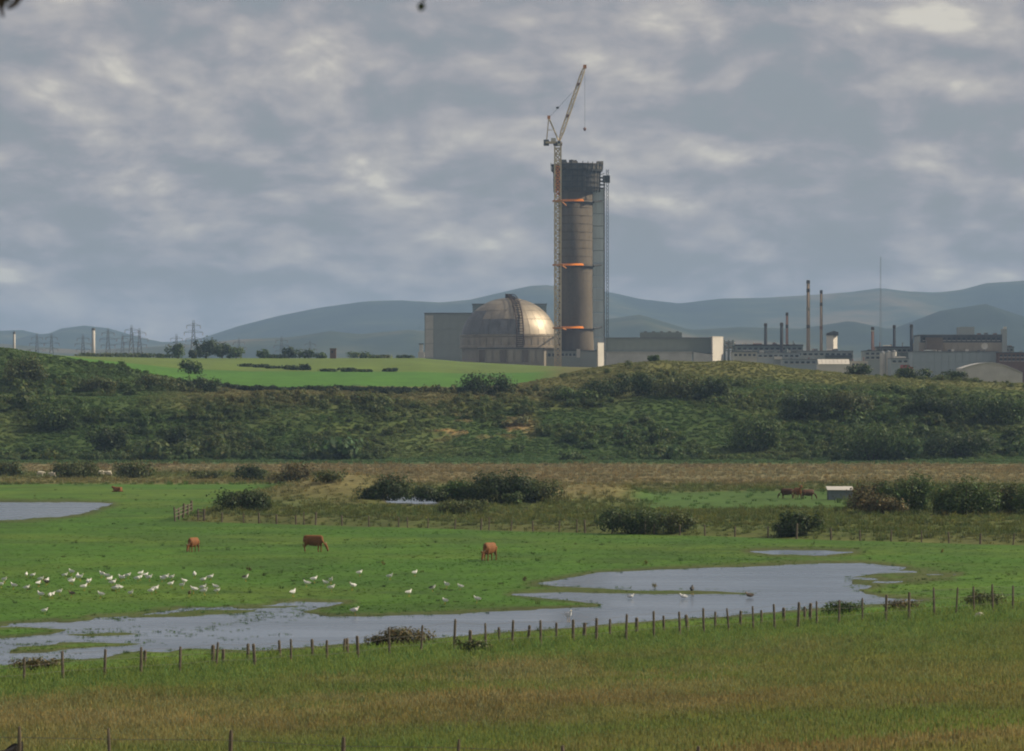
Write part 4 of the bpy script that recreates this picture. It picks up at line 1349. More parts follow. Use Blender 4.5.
def bush(px, top, bot, w, label, tint=GREEN, name='bush', cat='bush', group=None, Y=None, depth=1.0, trunk=False, dens=1.0, sink=.06):
    if Y is None:
        x, Y, z = hit(px, bot)
    else:
        x = wx(px, Y); z = hz(x, Y)
    s = Y / F
    W_, Hh = w * s, max(wz(top, Y) - z, .25)
    o = empty(name, (x, Y, z - sink * min(Hh, 2))); tag(o, label, cat, group)
    Hh += sink * min(Hh, 2)
    leaf = max(s * 1.3, .07)
    n = int(min(9000, max(420, dens * 5.2 * W_ * Hh / leaf ** 2 * .75)))
    b0 = Hh * .06 if trunk else 0.0
    fo = link('crown' if trunk else 'foliage', foliage_mesh('foliage', W_, W_ * depth * .8, Hh - b0, n, leaf, max(9, int(W_ / Hh * 9)), b0, .30), M['leaf'], o)
    fo["tint"] = tint
    mb = MB()
    if trunk:
        r = Hh * .03 + .05
        mb.path([(x, Y, z - .3), (x + .02 * Hh, Y, z + Hh * .25), (x - .01 * Hh, Y, z + Hh * .55)], [r * 1.3, r, r * .5], 8)
        for i in range(4):
            a = i * 1.7
            mb.path([(x, Y, z + Hh * (.2 + .06 * i)), (x + W_ * .16 * math.cos(a), Y + W_ * .16 * math.sin(a), z + Hh * .5), (x + W_ * .28 * math.cos(a), Y + W_ * .28 * math.sin(a), z + Hh * .72)], [r * .6, r * .4, r * .2], 5)
        mb.build('trunk', M['bark'], o)
    else:
        for i in range(5):
            a = i * 1.3 + px; r = .02 + .012 * Hh
            mb.path([(x + .05 * W_ * math.cos(a), Y + .05 * W_ * math.sin(a), z - .1), (x + W_ * .18 * math.cos(a), Y + W_ * .12 * math.sin(a), z + Hh * .4), (x + W_ * .26 * math.cos(a), Y + W_ * .2 * math.sin(a), z + Hh * .72)], [r, r * .7, r * .4], 5)
        mb.build('stem', M['bark'], o)
    return o


# ---- bushes of the marsh and the meadow edge
bush(243, 486, 511, 46, 'solitary dark rounded bush behind the far fence corner', DARK, depth=.9)
for a_ in ((392, 473, 500, 38, 'upright dark bush at the left end of the dark bush row', DARK), (424, 484, 501, 42, 'low middle bush of the dark bush row behind the sliver of water', DARK),
           (458, 477, 502, 44, 'broad dark bush left of the tallest one in the bush row', GREEN), (502, 467.5, 503, 66, 'tallest bush in the dark bush row', DARK), (536, 478, 502, 42, 'olive bush at the right end of the dark bush row', OLIVE),
           (372, 484, 499, 26, 'small dark bush tucked beside the left end of the bush row', DARK)):
    bush(*a_)
bush(462, 499, 514, 46, 'low spreading bush in front of the dark bush row', OLIVE)
bush(512, 492, 506, 22, 'small bright green shrub at the foot of the bush row', (.06, .09, .025))
bush(632, 507, 534, 62, 'wide dark bush against the far fence', DARK)
bush(676, 511, 533, 34, 'smaller olive bush right of the wide dark one at the far fence', OLIVE)
bush(800, 508.5, 536, 40, 'upright dark bush at the far fence below the shed', DARK)
bush(783, 520, 538, 28, 'low dark shrub hugging the left side of the upright bush', DARK)
for a_ in ((868, 474, 512, 42, 'russet tinged bush right beside the field shelter', RUSSET), (906, 471, 513, 54, 'tall green bush next to the russet one', GREEN), (945, 484, 514, 36, 'lower green bush in the gap of the right bush row', OLIVE),
           (966, 474, 515, 52, 'leafy green bush in the right bush row', GREEN), (1000, 479, 514, 46, 'dark brownish bush before the tan cow at the right edge', OLIVE), (1042, 480, 515, 50, 'bush cut by the right edge of the picture', GREEN), (884, 492, 514, 40, 'low russet bush in front of the tall green one', RUSSET)):
    bush(*a_)
for a_ in ((8, 460, 476, 36, 'marsh bush at the far left edge', OLIVE), (73, 459, 478, 46, 'broad marsh bush between the white sheep', OLIVE), (133, 459, 478, 34, 'marsh bush right of the white sheep', OLIVE),
           (253, 464, 481, 28, 'rounded marsh bush left of the pale mound', DARK), (292, 462, 483, 44, 'brownish marsh bush above the pale mound', RUSSET), (330, 470, 482, 30, 'flat low marsh bush right of the brownish one', OLIVE), (205, 470, 479, 30, 'very low scrub patch in the left marsh', OLIVE)):
    bush(*a_)
# along the near fence
for a_ in ((405, 627, 646, 52, 'brown tinged bramble bush at the near fence beside the pool', RUSSET), (378, 634, 645, 26, 'small bramble clump left of the bigger one at the near fence', RUSSET), (474, 637, 654, 30, 'dark bramble at the foot of the near fence', OLIVE),
           (843, 600, 615, 32, 'dark green bush behind the near fence by the pool end', GREEN), (905, 599, 611, 34, 'thin brownish bramble behind the near fence', RUSSET), (985, 591, 610, 46, 'brown green bramble thicket at the right end of the near fence', OLIVE), (40, 657, 672, 44, 'reddish bramble at the left end of the near fence', RUSSET)):
    bush(*a_)
# bluff and upper field
for a_ in ((485, 372, 396, 44, 'large round dark bush on the bluff below the dome', DARK), (190, 358, 374, 20, 'round bush standing on the lower edge of the upper field', GREEN), (199, 375, 393, 38, 'dark wide bush on the bluff edge below the round field bush', DARK),
           (155, 374, 391, 44, 'dark scrub bush on the left shoulder of the bluff', OLIVE), (108, 425, 456, 36, 'big rounded bush on the lower left bluff', DARK), (175, 424, 450, 34, 'dark bush in the middle of the left bluff face', DARK), (97, 376, 393, 34, 'olive bush near the top of the left bluff', OLIVE),
           (748, 414, 450, 56, 'big rounded bush on the right bluff face', GREEN), (872, 422, 461, 62, 'largest rounded bush at the foot of the right bluff', GREEN), (575, 386, 401, 44, 'spreading bush on the bench below the chimney', GREEN), (600, 378, 399, 36, 'dark bush on the bench right of the spreading one', DARK),
           (640, 372, 397, 48, 'dark bush cluster on the upper right bluff', DARK), (680, 374, 398, 46, 'olive bush beside the dark cluster on the upper right bluff', OLIVE), (715, 376, 402, 40, 'dark bush on the shoulder of the right bluff', DARK), (800, 392, 420, 50, 'dark bush high on the far right bluff', DARK), (850, 388, 420, 56, 'broad bush above the largest rounded bush', OLIVE),
           (940, 392, 420, 50, 'dark bush on the right end of the bluff face', DARK), (1000, 396, 424, 54, 'bush on the bluff at the right edge', GREEN), (960, 430, 458, 60, 'bush at the foot of the bluff near the right edge', DARK), (60, 400, 430, 50, 'dense bush on the far left bluff', GREEN), (20, 352, 384, 50, 'tall scrub bush at the top left of the bluff', OLIVE)):
    bush(*a_)
for px, top, w, tint in ((862, 362.8, 26, DARK), (913, 366, 30, DARK), (955, 370, 22, DARK), (655, 354.5, 12, GREEN)):
    bush(px, top, None, w, {862: 'dark bush on the bluff crest in front of the cream cabin', 913: 'dark bush on the bluff crest by the red van', 955: 'small dark bush on the bluff crest below the blue grey hall', 655: 'small green bush on the crest in front of the long hall'}[px], tint, Y=900)
# broken hedge across the upper field
for i, (px, yb, w, h_) in enumerate(((247, 366.8, 13, 3.2), (262, 367.5, 15, 3.6), (274, 368.5, 14, 2.4), (289, 369.5, 12, 4.4), (297, 370, 14, 3.6), (305.5, 370.2, 9, 6.4), (328, 371.6, 14, 3.0), (347, 371.8, 16, 4.2), (364, 372, 15, 2.8), (390, 371.6, 13, 3.6))):
    bush(px, yb - h_, yb, w, ords[i] + ' clump from the left in the broken hedge across the upper field', DARK, 'hedge_clump', 'hedge', 'clumps of the broken field hedge', dens=.7)
# trees on the skyline
for px, top, w, Y_, tint, lb in ((178, 343, 20, 1420, GREEN, 'mid green tree at the left of the skyline tree group'), (206, 337.5, 28, 1430, DARK, 'biggest dark tree on the field skyline'), (222, 343, 20, 1440, DARK, 'dark tree leaning against the biggest skyline tree'), (236, 346.5, 18, 1430, GREEN, 'small round tree at the right of the skyline tree group'),
                                (194, 349, 12, 1425, DARK, 'small dark tree left of the biggest skyline tree'), (263, 348.5, 13, 1440, GREEN, 'lone small tree right of the skyline tree group'), (289, 346, 13, 1440, DARK, 'small pointed tree left of the brick tower'), (305, 348.5, 20, 1440, DARK, 'broad low tree just left of the brick tower'), (361, 351.6, 22, 1440, GREEN, 'low broad tree right of the brick tower'), (320, 352.5, 12, 1440, GREEN, 'tiny tree touching the brick tower')):
    bush(px, top, None, w, lb, tint, 'skyline_tree', 'tree', 'trees on the field skyline', Y=Y_, trunk=True)
for i, (px, top, w) in enumerate(((128, 352.5, 40), (160, 353, 36), (96, 352.5, 34), (275, 354, 22), (380, 354.6, 18), (405, 355, 14))):
    bush(px, top, None, w, ('long low hedge below the pylons', 'low hedge between the pylons and the skyline trees', 'low hedge below the cream stack', 'low hedge between two small skyline trees', 'thin hedge left of the grey hall on the skyline', 'tiny hedge end beside the vent tower')[i], DARK if i % 2 else OLIVE, 'hedge', 'hedge', Y=1445)


# ---- scattered cover
src = {}


def source(name, mesh):
    mesh.materials.append(M['leaf_i'])
    return bpy.data.objects.new(name, mesh)


def blade_tuft(nb, h, spread, wd, lean=.5, seeds=0.0):
    V, Fq, C = [], [], []
    for i in range(nb):
        a = rng.uniform(0, 2 * math.pi); r = spread * math.sqrt(rng.uniform())
        bx_, by_ = r * math.cos(a), r * math.sin(a)
        hh = h * rng.uniform(.55, 1.1); ln = hh * lean * rng.uniform(.1, 1)
        a2 = a + rng.normal(0, .8)
        dx_, dy_ = math.cos(a2), math.sin(a2)
        ta = rng.uniform(0, 2 * math.pi); tx, ty = math.cos(ta) * wd, math.sin(ta) * wd
        k = len(V)
        for f, ww in ((0, 1.0), (.55, .8), (1.0, .12)):
            o = ln * f * f
            V += [(bx_ + dx_ * o - tx * ww, by_ + dy_ * o - ty * ww, hh * f * (1 - .15 * f)), (bx_ + dx_ * o + tx * ww, by_ + dy_ * o + ty * ww, hh * f * (1 - .15 * f))]
        Fq += [(k, k + 1, k + 3, k + 2), (k + 2, k + 3, k + 5, k + 4)]
        b = math.exp(rng.normal(0, .25)); w_ = rng.normal(0, .12)
        for f in (.8, .8, 1, 1, 1.15, 1.15): C.append((b * f * (1 + w_), b * f, b * f * (1 - w_)))
        if rng.uniform() < seeds:
            k = len(V); px_, py_ = bx_ + dx_ * ln, by_ + dy_ * ln; zt_ = hh * .85
            sw = wd * 1.6
            V += [(px_ - tx / wd * sw, py_ - ty / wd * sw, zt_), (px_ + tx / wd * sw, py_ + ty / wd * sw, zt_), (px_ + tx / wd * sw * .6, py_ + ty / wd * sw * .6, zt_ + h * .22), (px_ - tx / wd * sw * .6, py_ - ty / wd * sw * .6, zt_ + h * .22)]
            Fq.append((k, k + 1, k + 2, k + 3))
            C += [(1.35, 1.15, .95)] * 4
    me = mesh_np('tuft', V, Fq); add_col(me, 'leaf', np.array(C)); return me


def make_coll(name, objs):
    c = bpy.data.collections.new(name)
    for o in objs: c.objects.link(o)
    return c


coll_tall = make_coll('tall_grass_kinds', [source('a', blade_tuft(18, .42, .26, .012, .8, .3)), source('b', blade_tuft(20, .34, .30, .013, .9, .12)), source('c', blade_tuft(16, .50, .22, .010, .6, .5)), source('d', blade_tuft(22, .28, .32, .014, 1.0, 0))])
coll_short = make_coll('short_grass_kinds', [source('a', blade_tuft(12, .11, .16, .012, .9)), source('b', blade_tuft(14, .15, .2, .014, .9)), source('c', blade_tuft(10, .09, .22, .012, 1.0))])
coll_tuss = make_coll('tussock_kinds', [source('a', blade_tuft(26, .60, .42, .034, .7, .1)), source('b', blade_tuft(24, .45, .5, .04, .9)), source('c', blade_tuft(20, .85, .35, .03, .45, .3))])
coll_scrub = make_coll('scrub_kinds', [source('s%d' % i, foliage_mesh('clump', 2.0, 2.0, rng.uniform(1.1, 1.7), 230, .19, 6, 0.0, .18)) for i in range(6)])
coll_fern = make_coll('bracken_kinds', [source('f%d' % i, foliage_mesh('fern', 1.5, 1.5, .8, 110, .16, 4, 0.0, .18)) for i in range(4)])


def scatter(name, coll, nk, X, Y, scl, tint, label, cat, z=None):
    n = len(X)
    Z = H(X, Y) if z is None else z
    me = bpy.data.meshes.new(name)
    me.vertices.add(n); me.vertices.foreach_set('co', np.stack([X, Y, Z], 1).astype(np.float32).ravel())

    def attr(nm, ty, data, key='value'):
        a = me.attributes.new(nm, ty, 'POINT'); a.data.foreach_set(key, np.asarray(data).ravel())
    attr('scl', 'FLOAT_VECTOR', scl.astype(np.float32), 'vector')
    rot = np.zeros((n, 3), np.float32); rot[:, 2] = rng.uniform(0, 6.283, n); rot[:, :2] = rng.normal(0, .08, (n, 2))
    attr('rot', 'FLOAT_VECTOR', rot, 'vector')
    attr('pick', 'INT', rng.integers(0, nk, n).astype(np.int32))
    tc_ = np.concatenate([np.clip(tint, .004, .8), np.ones((n, 1))], 1).astype(np.float32)
    attr('tint', 'FLOAT_COLOR', tc_, 'color')
    o = link(name, me)
    g = bpy.data.node_groups.new(name + '_scatter', 'GeometryNodeTree')
    g.interface.new_socket('Geometry', in_out='INPUT', socket_type='NodeSocketGeometry'); g.interface.new_socket('Geometry', in_out='OUTPUT', socket_type='NodeSocketGeometry')
    gi = g.nodes.new('NodeGroupInput'); go = g.nodes.new('NodeGroupOutput')
    ci = g.nodes.new('GeometryNodeCollectionInfo'); ci.inputs['Collection'].default_value = coll; ci.inputs['Separate Children'].default_value = True; ci.inputs['Reset Children'].default_value = True
    ip = g.nodes.new('GeometryNodeInstanceOnPoints'); ip.inputs['Pick Instance'].default_value = True

    def named(nm, ty):
        q = g.nodes.new('GeometryNodeInputNamedAttribute'); q.data_type = ty; q.inputs['Name'].default_value = nm; return q.outputs['Attribute']
    er = g.nodes.new('FunctionNodeEulerToRotation')
    L_ = g.links.new
    L_(gi.outputs[0], ip.inputs['Points']); L_(ci.outputs[0], ip.inputs['Instance'])
    L_(named('pick', 'INT'), ip.inputs['Instance Index']); L_(named('rot', 'FLOAT_VECTOR'), er.inputs[0]); L_(er.outputs[0], ip.inputs['Rotation']); L_(named('scl', 'FLOAT_VECTOR'), ip.inputs['Scale'])
    L_(ip.outputs[0], go.inputs[0])
    md = o.modifiers.new('scatter', 'NODES'); md.node_group = g
    tag(o, label, cat, kind='stuff')
    return o


def sample(n, y0, y1, half=.17, power=1.0):
    """points in the wedge of land in view (and a margin to the sides), density falling with distance"""
    Y_ = y0 * (y1 / y0) ** rng.uniform(0, 1, n) if power else rng.uniform(y0, y1, n)
    X_ = rng.uniform(-half, half, n) * Y_
    return X_, Y_


def vary(c, s=.22, warm=.10):
    n = len(c); b = np.exp(rng.normal(0, s, n)); h_ = rng.normal(0, warm, n)
    return c * np.stack([b * (1 + h_), b, b * (1 - h_)], 1)


# near hay meadow
X, Yp = sample(80000, 76, 225)
s_ = fence_y(X) - Yp
wt_ = wet(X, Yp)
k_ = (s_ > -9) & (wt_ < -2)
X, Yp, s_ = X[k_], Yp[k_], s_[k_]
edge = 1 - sstep(3, 14, s_)
hs = (.55 + .5 * fbm(X, Yp, 7, 3, 71)) * (1 + .25 * (1 - sstep(-1, 4, np.abs(s_ + 3)))) * rng.uniform(.7, 1.2, len(X))
scatter('meadow_grass', coll_tall, 4, X, Yp, np.stack([hs * 1.1, hs * 1.1, hs], 1), vary(zone(X, Yp) * 1.75, .13, .06), 'tall uncut olive and brown grass of the near meadow', 'grass')
# grazed flats
X, Yp = sample(60000, 160, 470)
wt_ = wet(X, Yp)
k_ = (fence_y(X) - Yp < -2) & ((Yp < back_y(X)) | (X < -33)) & ((wt_ < -4) | ((wt_ < 4) & (rng.uniform(0, 1, len(X)) < .25)))
X, Yp = X[k_], Yp[k_]
hs = rng.uniform(.4, .9, len(X)) * (.3 + .7 * fbm(X, Yp, 8, 3, 73))
scatter('pasture_grass', coll_short, 3, X, Yp, np.stack([hs * 1.5, hs * 1.5, hs], 1), vary(zone(X, Yp) * 1.15, .12, .06), 'short grazed bright green grass of the wet meadow', 'grass')
# grass standing up through the shallow west end and along the shores
X, Yp = sample(60000, 162, 300)
w_ = wet(X, Yp); px_ = 512 + F * X / Yp; py_ = HOR + CAMZ * F / Yp
nn = fbm(X, Yp * .5, 2.4, 3, 95)
west = (1 - sstep(240, 360, px_)) * (1 - sstep(614, 640, py_) * .75)
k_ = (w_ > -3) & (((w_ < 4) & (rng.uniform(0, 1, len(X)) < .12)) | (rng.uniform(0, 1, len(X)) < west * sstep(.52, .66, nn) * .5))
X, Yp = X[k_], Yp[k_]
hs = rng.uniform(.5, 1.1, len(X))
scatter('emergent_grass', coll_short, 3, X, Yp, np.stack([hs * 1.3, hs * 1.3, hs * .9], 1), vary(np.repeat(np.array([[.060, .115, .024]]), len(X), 0), .2, .1), 'grass blades standing out of the shallow flood water', 'grass', z=np.full(len(X), -.05))
# rough bank and marsh
X, Yp = sample(40000, 318, 760)
k_ = ((Yp > back_y(X) + .3) & (X > -33)) | (Yp > 542)
zc = zone(X, Yp)
k_ &= ~((zc[:, 1] > .10) & (zc[:, 0] < .06)) | (rng.uniform(0, 1, len(X)) < .06)
w_ = wet(X, Yp); k_ &= w_ < -6
X, Yp, zc = X[k_], Yp[k_], zc[k_]
hs = rng.uniform(.5, 1.1, len(X)) * (.35 + .7 * fbm(X, Yp, 12, 3, 75)) * (.75 + .25 * sstep(0, 14, Yp - back_y(X)))
scatter('marsh_grass', coll_tuss, 3, X, Yp, np.stack([hs * 1.3, hs * 1.3, hs], 1), vary(zc * 1.15, .2, .08), 'rough tussocks and brown sedge of the marsh and bank', 'grass')
# rush tufts and trampled clumps dotted over the flats
X, Yp = sample(1100, 165, 520)
w_ = wet(X, Yp)
k_ = (fence_y(X) - Yp < -8) & ((Yp < back_y(X) - 2) | (X < -34)) & (w_ < -3) & ((fbm(X, Yp, 20, 2, 91) > .52) | (w_ > -22))
X, Yp = X[k_], Yp[k_]
hs = rng.uniform(.25, .6, len(X))
scatter('rush_tufts', coll_tuss, 3, X, Yp, np.stack([hs * .8, hs * .8, hs * .6], 1), vary(np.repeat(np.array([[.055, .085, .022]]), len(X), 0), .25, .15), 'scattered rush tufts dotting the grazed meadow', 'rushes')
# bluff scrub
X = rng.uniform(-.19, .19, 17000); Yp = rng.uniform(752, 905, 17000); X = X * Yp
p_ = 512 + F * X / Yp
den = fbm(X, Yp, 15, 3, 81); tnx = fbm(X, Yp, 45, 2, 86)
k_ = (den > .47 + .08 * sstep(850, 880, Yp) - .09 * sstep(.45, .6, tnx)) & ~((Yp > 886) & (p_ > 180) & (p_ < 560))
k_ &= ~((Yp > 818 + 8 * tnx) & (Yp < 842 + 8 * tnx) & (p_ > 60) & (p_ < 720) & (den < .70))
k_ &= ~((Yp > 868) & (p_ > 330) & (p_ < 560))
k_ &= ~((Yp > 850 + 14 * tnx) & (p_ > 540) & (den < .66))
X, Yp, p_, den = X[k_], Yp[k_], p_[k_], den[k_]
hs = rng.uniform(.5, 1.3, len(X)) * (.3 + 1.3 * (den - .42)) * 1.25 * (1 - .5 * sstep(845, 885, Yp))
tn = fbm(X, Yp, 16, 2, 83); t2 = fbm(X, Yp, 30, 2, 84)
base_ = np.where((tn > .56)[:, None], np.array([[.058, .088, .024]]), np.where((tn < .46)[:, None], np.array([[.100, .126, .036]]), np.array([[.076, .120, .030]])))
base_ = base_ * (.6 + .9 * t2[:, None])
big_ = np.exp(rng.normal(0, .35, len(X))); hs = hs * big_
scatter('bluff_scrub', coll_scrub, 6, X, Yp, np.stack([hs * 1.15, hs * 1.15, hs * 1.1], 1), vary(.45 * base_ + .55 * zone(X, Yp) * 1.25, .10, .06), 'dense gorse and bramble scrub covering the bluff', 'scrub')
X = rng.uniform(-.19, .19, 60000); Yp = rng.uniform(748, 905, 60000); X = X * Yp
p_ = 512 + F * X / Yp
k_ = ~((Yp > 890) & (p_ > 180) & (p_ < 560))
X, Yp = X[k_], Yp[k_]
hs = rng.uniform(.4, .95, len(X)) * (1 - .3 * sstep(860, 890, Yp))
scatter('bluff_bracken', coll_fern, 4, X, Yp, np.stack([hs, hs, hs * .55], 1), vary(zone(X, Yp) * 1.75, .10, .05), 'olive bracken and rough grass between the scrub on the bluff', 'bracken')
# hedge band along the lower edge of the upper field
n_ = 900
pxs = rng.uniform(195, 470, n_); Yp = 884 + rng.normal(0, 2.2, n_); X = wx(pxs, Yp)
hs = rng.uniform(.5, 1.1, n_)
scatter('hedge_bank', coll_scrub, 6, X, Yp, np.stack([hs, hs, hs * .8], 1), vary(np.repeat(np.array([[.026, .040, .015]]), n_, 0), .2, .1), 'dark overgrown hedge bank under the upper field', 'hedge')

# weeds standing on the flats
for px, py, lb in ((249, 571, 'brown dock plant standing alone on the meadow'), (645, 565, 'yellow topped ragwort at the far shore of the pool'), (383, 565, 'small yellowish weed clump near the right cow'), (942, 553, 'orange yellow weed tuft on the meadow right of the puddle'), (524, 582, 'brown weed at the left tip of the main pool'), (655, 588.5, 'weed tuft on the grassy spit in the pool')):
    x, Y_, z = hit(px, py)
    o = empty('weed', (x, Y_, z)); tag(o, lb, 'weed')
    fm = foliage_mesh('foliage', .42, .42, .38, 60, .05, 3); f_ = link('foliage', fm, M['leaf'], o); f_["tint"] = (.09, .05, .02) if 'brown' in lb else (.15, .13, .02)
    MB().tube((x, Y_, z), (x + .02, Y_, z + .3), .012, n=5).build('stem', M['bark'], o)

# ================================================================== fences
POST = {}


def post_mesh(r, n=7):
    key = (round(r, 3), n)
    if key not in POST:
        mb = MB().lathe(0, 0, [(r, -.3), (r * 1.02, .3), (r * .96, .94), (r * .7, 1.0)], n)
        me = bpy.data.meshes.new('post'); me.from_pydata(mb.v, [], mb.f); POST[key] = me
    return POST[key]


def fence(name, label, pts, mat, wires=(.35, .65, .92), r=.055, group=None):
    """pts: (x, y, ztop); posts are parts, the strands between them too"""
    x0, y0 = pts[0][:2]
    o = empty(name, (x0, y0, hz(x0, y0))); tag(o, label, 'fence', group)
    zb0 = hz(x0, y0)
    G = []
    for (x, y, zt_) in pts:
        zg = hz(x, y); h_ = max(zt_ - zg, .35)
        rr = r * random.choice((.85, 1.0, 1.2))
        me = post_mesh(rr)
        p = link('post', me, None, o)
        if not me.materials: me.materials.append(M[mat])
        p.location = (x - x0, y - y0, zg - zb0); p.scale = (1, 1, h_)
        p.rotation_euler = (random.gauss(0, .03), random.gauss(0, .045), random.uniform(0, 3))
        G.append((x, y, zg, h_))
    for f in wires:
        mb = MB()
        for a_, b_ in zip(G, G[1:]):
            mb.tube((a_[0], a_[1] - r, a_[2] + a_[3] * f), (b_[0], b_[1] - r, b_[2] + b_[3] * f), .006, n=3)
        mb.build('wire', M['wire'], o)
    return o


def on_line(px, A, B):
    """where picture column px crosses the ground line A-B"""
    u = (px - 512) / F
    sl = (B[1] - A[1]) / (B[0] - A[0])
    Y_ = (A[1] - sl * A[0]) / (1 - sl * u)
    return u * Y_, Y_


near = [(-14, 660), (24, 657), (63, 651), (104.6, 649), (141, 647), (180, 646.5), (216, 642), (255, 643.5), (291, 639), (327, 640), (358, 635.5), (389.7, 627), (421, 625), (454, 619), (486, 623), (512, 620), (541, 620), (573, 619.5), (596.5, 618), (626, 614), (654, 611), (680, 611.5),
        (704, 608), (729, 608), (753.6, 606), (774.7, 604), (798, 602), (817, 601), (839, 600), (862.6, 598), (885.5, 594.5), (909, 592), (934.5, 587.5), (956, 587), (974, 586), (993, 584), (1013, 585.5), (1032, 583), (1052, 582)]
pts = []
for px, top in near:
    x, y = on_line(px, FA, FB); pts.append((x, y, wz(top, y)))
fence('near_fence', 'line of weathered wooden posts and wire along the near edge of the pool', pts, 'post', r=.062)
old = [(144, 650), (213, 645), (223, 649), (248, 643.5), (280.5, 640), (312.7, 639), (344, 638.5), (347.5, 638), (470, 630), (499.6, 627), (528, 625), (556, 622.5), (584, 622.5), (610, 619), (636.6, 617.5), (664, 615.5), (688, 614.5), (715, 611.5), (740, 610.5), (762, 610), (784, 607.5), (804.6, 606.5), (809.8, 603)]
A2, B2 = (FA[0], FA[1] + 3.2), (FB[0], FB[1] + 3.2)
pts = []
for px, top in old:
    x, y = on_line(px, A2, B2); pts.append((x, y, wz(top, y)))
fence('old_fence', 'older row of shorter posts just behind the near fence at the waterside', pts, 'post', wires=(), r=.075)
far_ = [175, 181.5, 191, 197.5, 222, 243.6, 259, 276.5, 296, 304, 315.6, 342, 369, 398.6, 407.6, 428, 455, 481, 489, 511, 533, 559, 577, 585, 612, 645, 654, 680, 705, 735, 768, 796.5, 831, 860, 891, 921.5, 949, 980, 1013, 1040]
big = {175, 181.5, 191, 197.5, 304, 315.6, 577, 585, 645, 796.5, 489}
pts = []
for px in far_[4:]:
    x, y = on_line(px, BA, BB); pts.append((x, y, hz(x, y) + (1.3 if px in big else 1.0) * random.uniform(.92, 1.08)))
fence('far_fence', 'long pale post and wire fence along the far edge of the grazed meadow', pts, 'post_pale', r=.075)
# hurdle pen where the far fence turns the corner
pts = []
for i, (px, py) in enumerate(((175, 521.5), (179, 519.8), (183, 518), (187.5, 516), (191.5, 514.5), (198, 520.5), (204, 521))):
    x, y, z = hit(px, py); pts.append((x, y, z + (1.45 if i in (0, 2, 4) else 1.2)))
hp = fence('hurdle_pen', 'brown wooden hurdle pen at the left corner of the far fence', pts, 'post', wires=(), r=.11)
for a_, b_ in zip(pts, pts[1:]):
    if a_ is pts[4]: continue
    for f in (.45, .8, 1.1):
        za, zb_ = hz(a_[0], a_[1]), hz(b_[0], b_[1])
        MB().tube((a_[0], a_[1], za + f), (b_[0], b_[1], zb_ + f), .05, n=4).build('rail', M['post'], hp)
# fence close to the viewer: only the post tops rise into the picture
pts = []
for px, top in ((-92, 725), (20, 726), (114, 728.5), (227, 730), (340, 737), (452, 739), (568, 745.5), (693, 746), (810, 753), (930, 758), (1050, 760)):
    Yn = 68 + .3 * math.sin(px)
    pts.append((wx(px, Yn), Yn, wz(top, Yn)))
fence('closest_fence', 'grey post tops of the closest fence along the bottom edge', pts, 'post', r=.035)
# stump at the bottom left
sx_, sy_ = wx(11, 69.5), 69.5
sz_ = hz(sx_, sy_); stp = wz(739.5, 69.5) - sz_
o = empty('tree_stump', (sx_, sy_, sz_)); tag(o, 'black broken tree stump in the bottom left corner', 'stump')
V = []
ringn = 14
for k_, (f, r) in enumerate(((-.1, .40), (.1, .30), (.5, .22), (.8, .21), (.93, .2))):
    for i in range(ringn):
        a_ = 2 * math.pi * i / ringn
        V.append((r * math.cos(a_) * (1 + .12 * math.sin(3 * a_ + f)), r * math.sin(a_), stp * f + (0 if k_ < 4 else .10 * math.cos(a_ - .4) + .03 * math.sin(5 * a_))))
Fq = [(k_ * ringn + i, k_ * ringn + (i + 1) % ringn, (k_ + 1) * ringn + (i + 1) % ringn, (k_ + 1) * ringn + i) for k_ in range(4) for i in range(ringn)]
me = bpy.data.meshes.new('stump'); me.from_pydata(V, [], Fq + [tuple(4 * ringn + i for i in range(ringn))])
link('wood', me, M['stump'], o)
for a_ in (0.3, 1.9, 3.4, 4.8):
    MB().path([(sx_ + .2 * math.cos(a_), sy_ + .2 * math.sin(a_), sz_ + .18), (sx_ + .5 * math.cos(a_), sy_ + .5 * math.sin(a_), sz_ - .03)], [.1, .04], 6).build('root', M['stump'], o)
# pale stone in the grass
x, y, z = hit(979, 620)
V = rand_unit(60) * np.array([.28, .2, .2]) * rng.uniform(.85, 1.1, (60, 1)) + np.array([0, 0, .22])
import bmesh
bm = bmesh.new()
for v in V: bm.verts.new(v)
bmesh.ops.convex_hull(bm, input=bm.verts)
me = bpy.data.meshes.new('stone'); bm.to_mesh(me); bm.free()
tag(link('boulder', me, M['stone'], None, (x, y, z)), 'pale stone in the grass below the right end of the near fence', 'stone')

# ---- field shelter
x, y, z = hit(840.5, 500)
s = y / F
fs = empty('field_shelter', (x, y, z)); tag(fs, 'small blue grey field shelter with a pale roof by the russet bush', 'shelter')
w_, h_, dp = 12.2 * s, 9.6 * s, 1.7
for i in range(6):
    MB().box(x - w_ + 2 * w_ * i / 6 + .02, x - w_ + 2 * w_ * (i + 1) / 6 - .02, y, y + .06, z, z + h_).build('wall_sheet', M['shed'], fs)
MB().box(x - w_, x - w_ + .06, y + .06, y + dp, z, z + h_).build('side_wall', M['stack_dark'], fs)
MB().box(x + w_ - .06, x + w_, y + .06, y + dp, z, z + h_).build('side_wall', M['shed'], fs)
MB().box(x - w_, x + w_, y + dp, y + dp + .06, z, z + h_ + .3).build('back_wall', M['shed'], fs)
rf = MB()
V = [(x - w_ - .12, y - .2, z + h_), (x + w_ + .12, y - .2, z + h_), (x + w_ + .12, y + dp + .2, z + h_ + .36), (x - w_ - .12, y + dp + .2, z + h_ + .36)]
rf.v = V + [(a_, b_, c_ + .07) for a_, b_, c_ in V]
rf.f = [(0, 3, 2, 1), (4, 5, 6, 7), (0, 1, 5, 4), (1, 2, 6, 5), (2, 3, 7, 6), (3, 0, 4, 7)]
rf.build('roof', M['roof_pale'], fs)

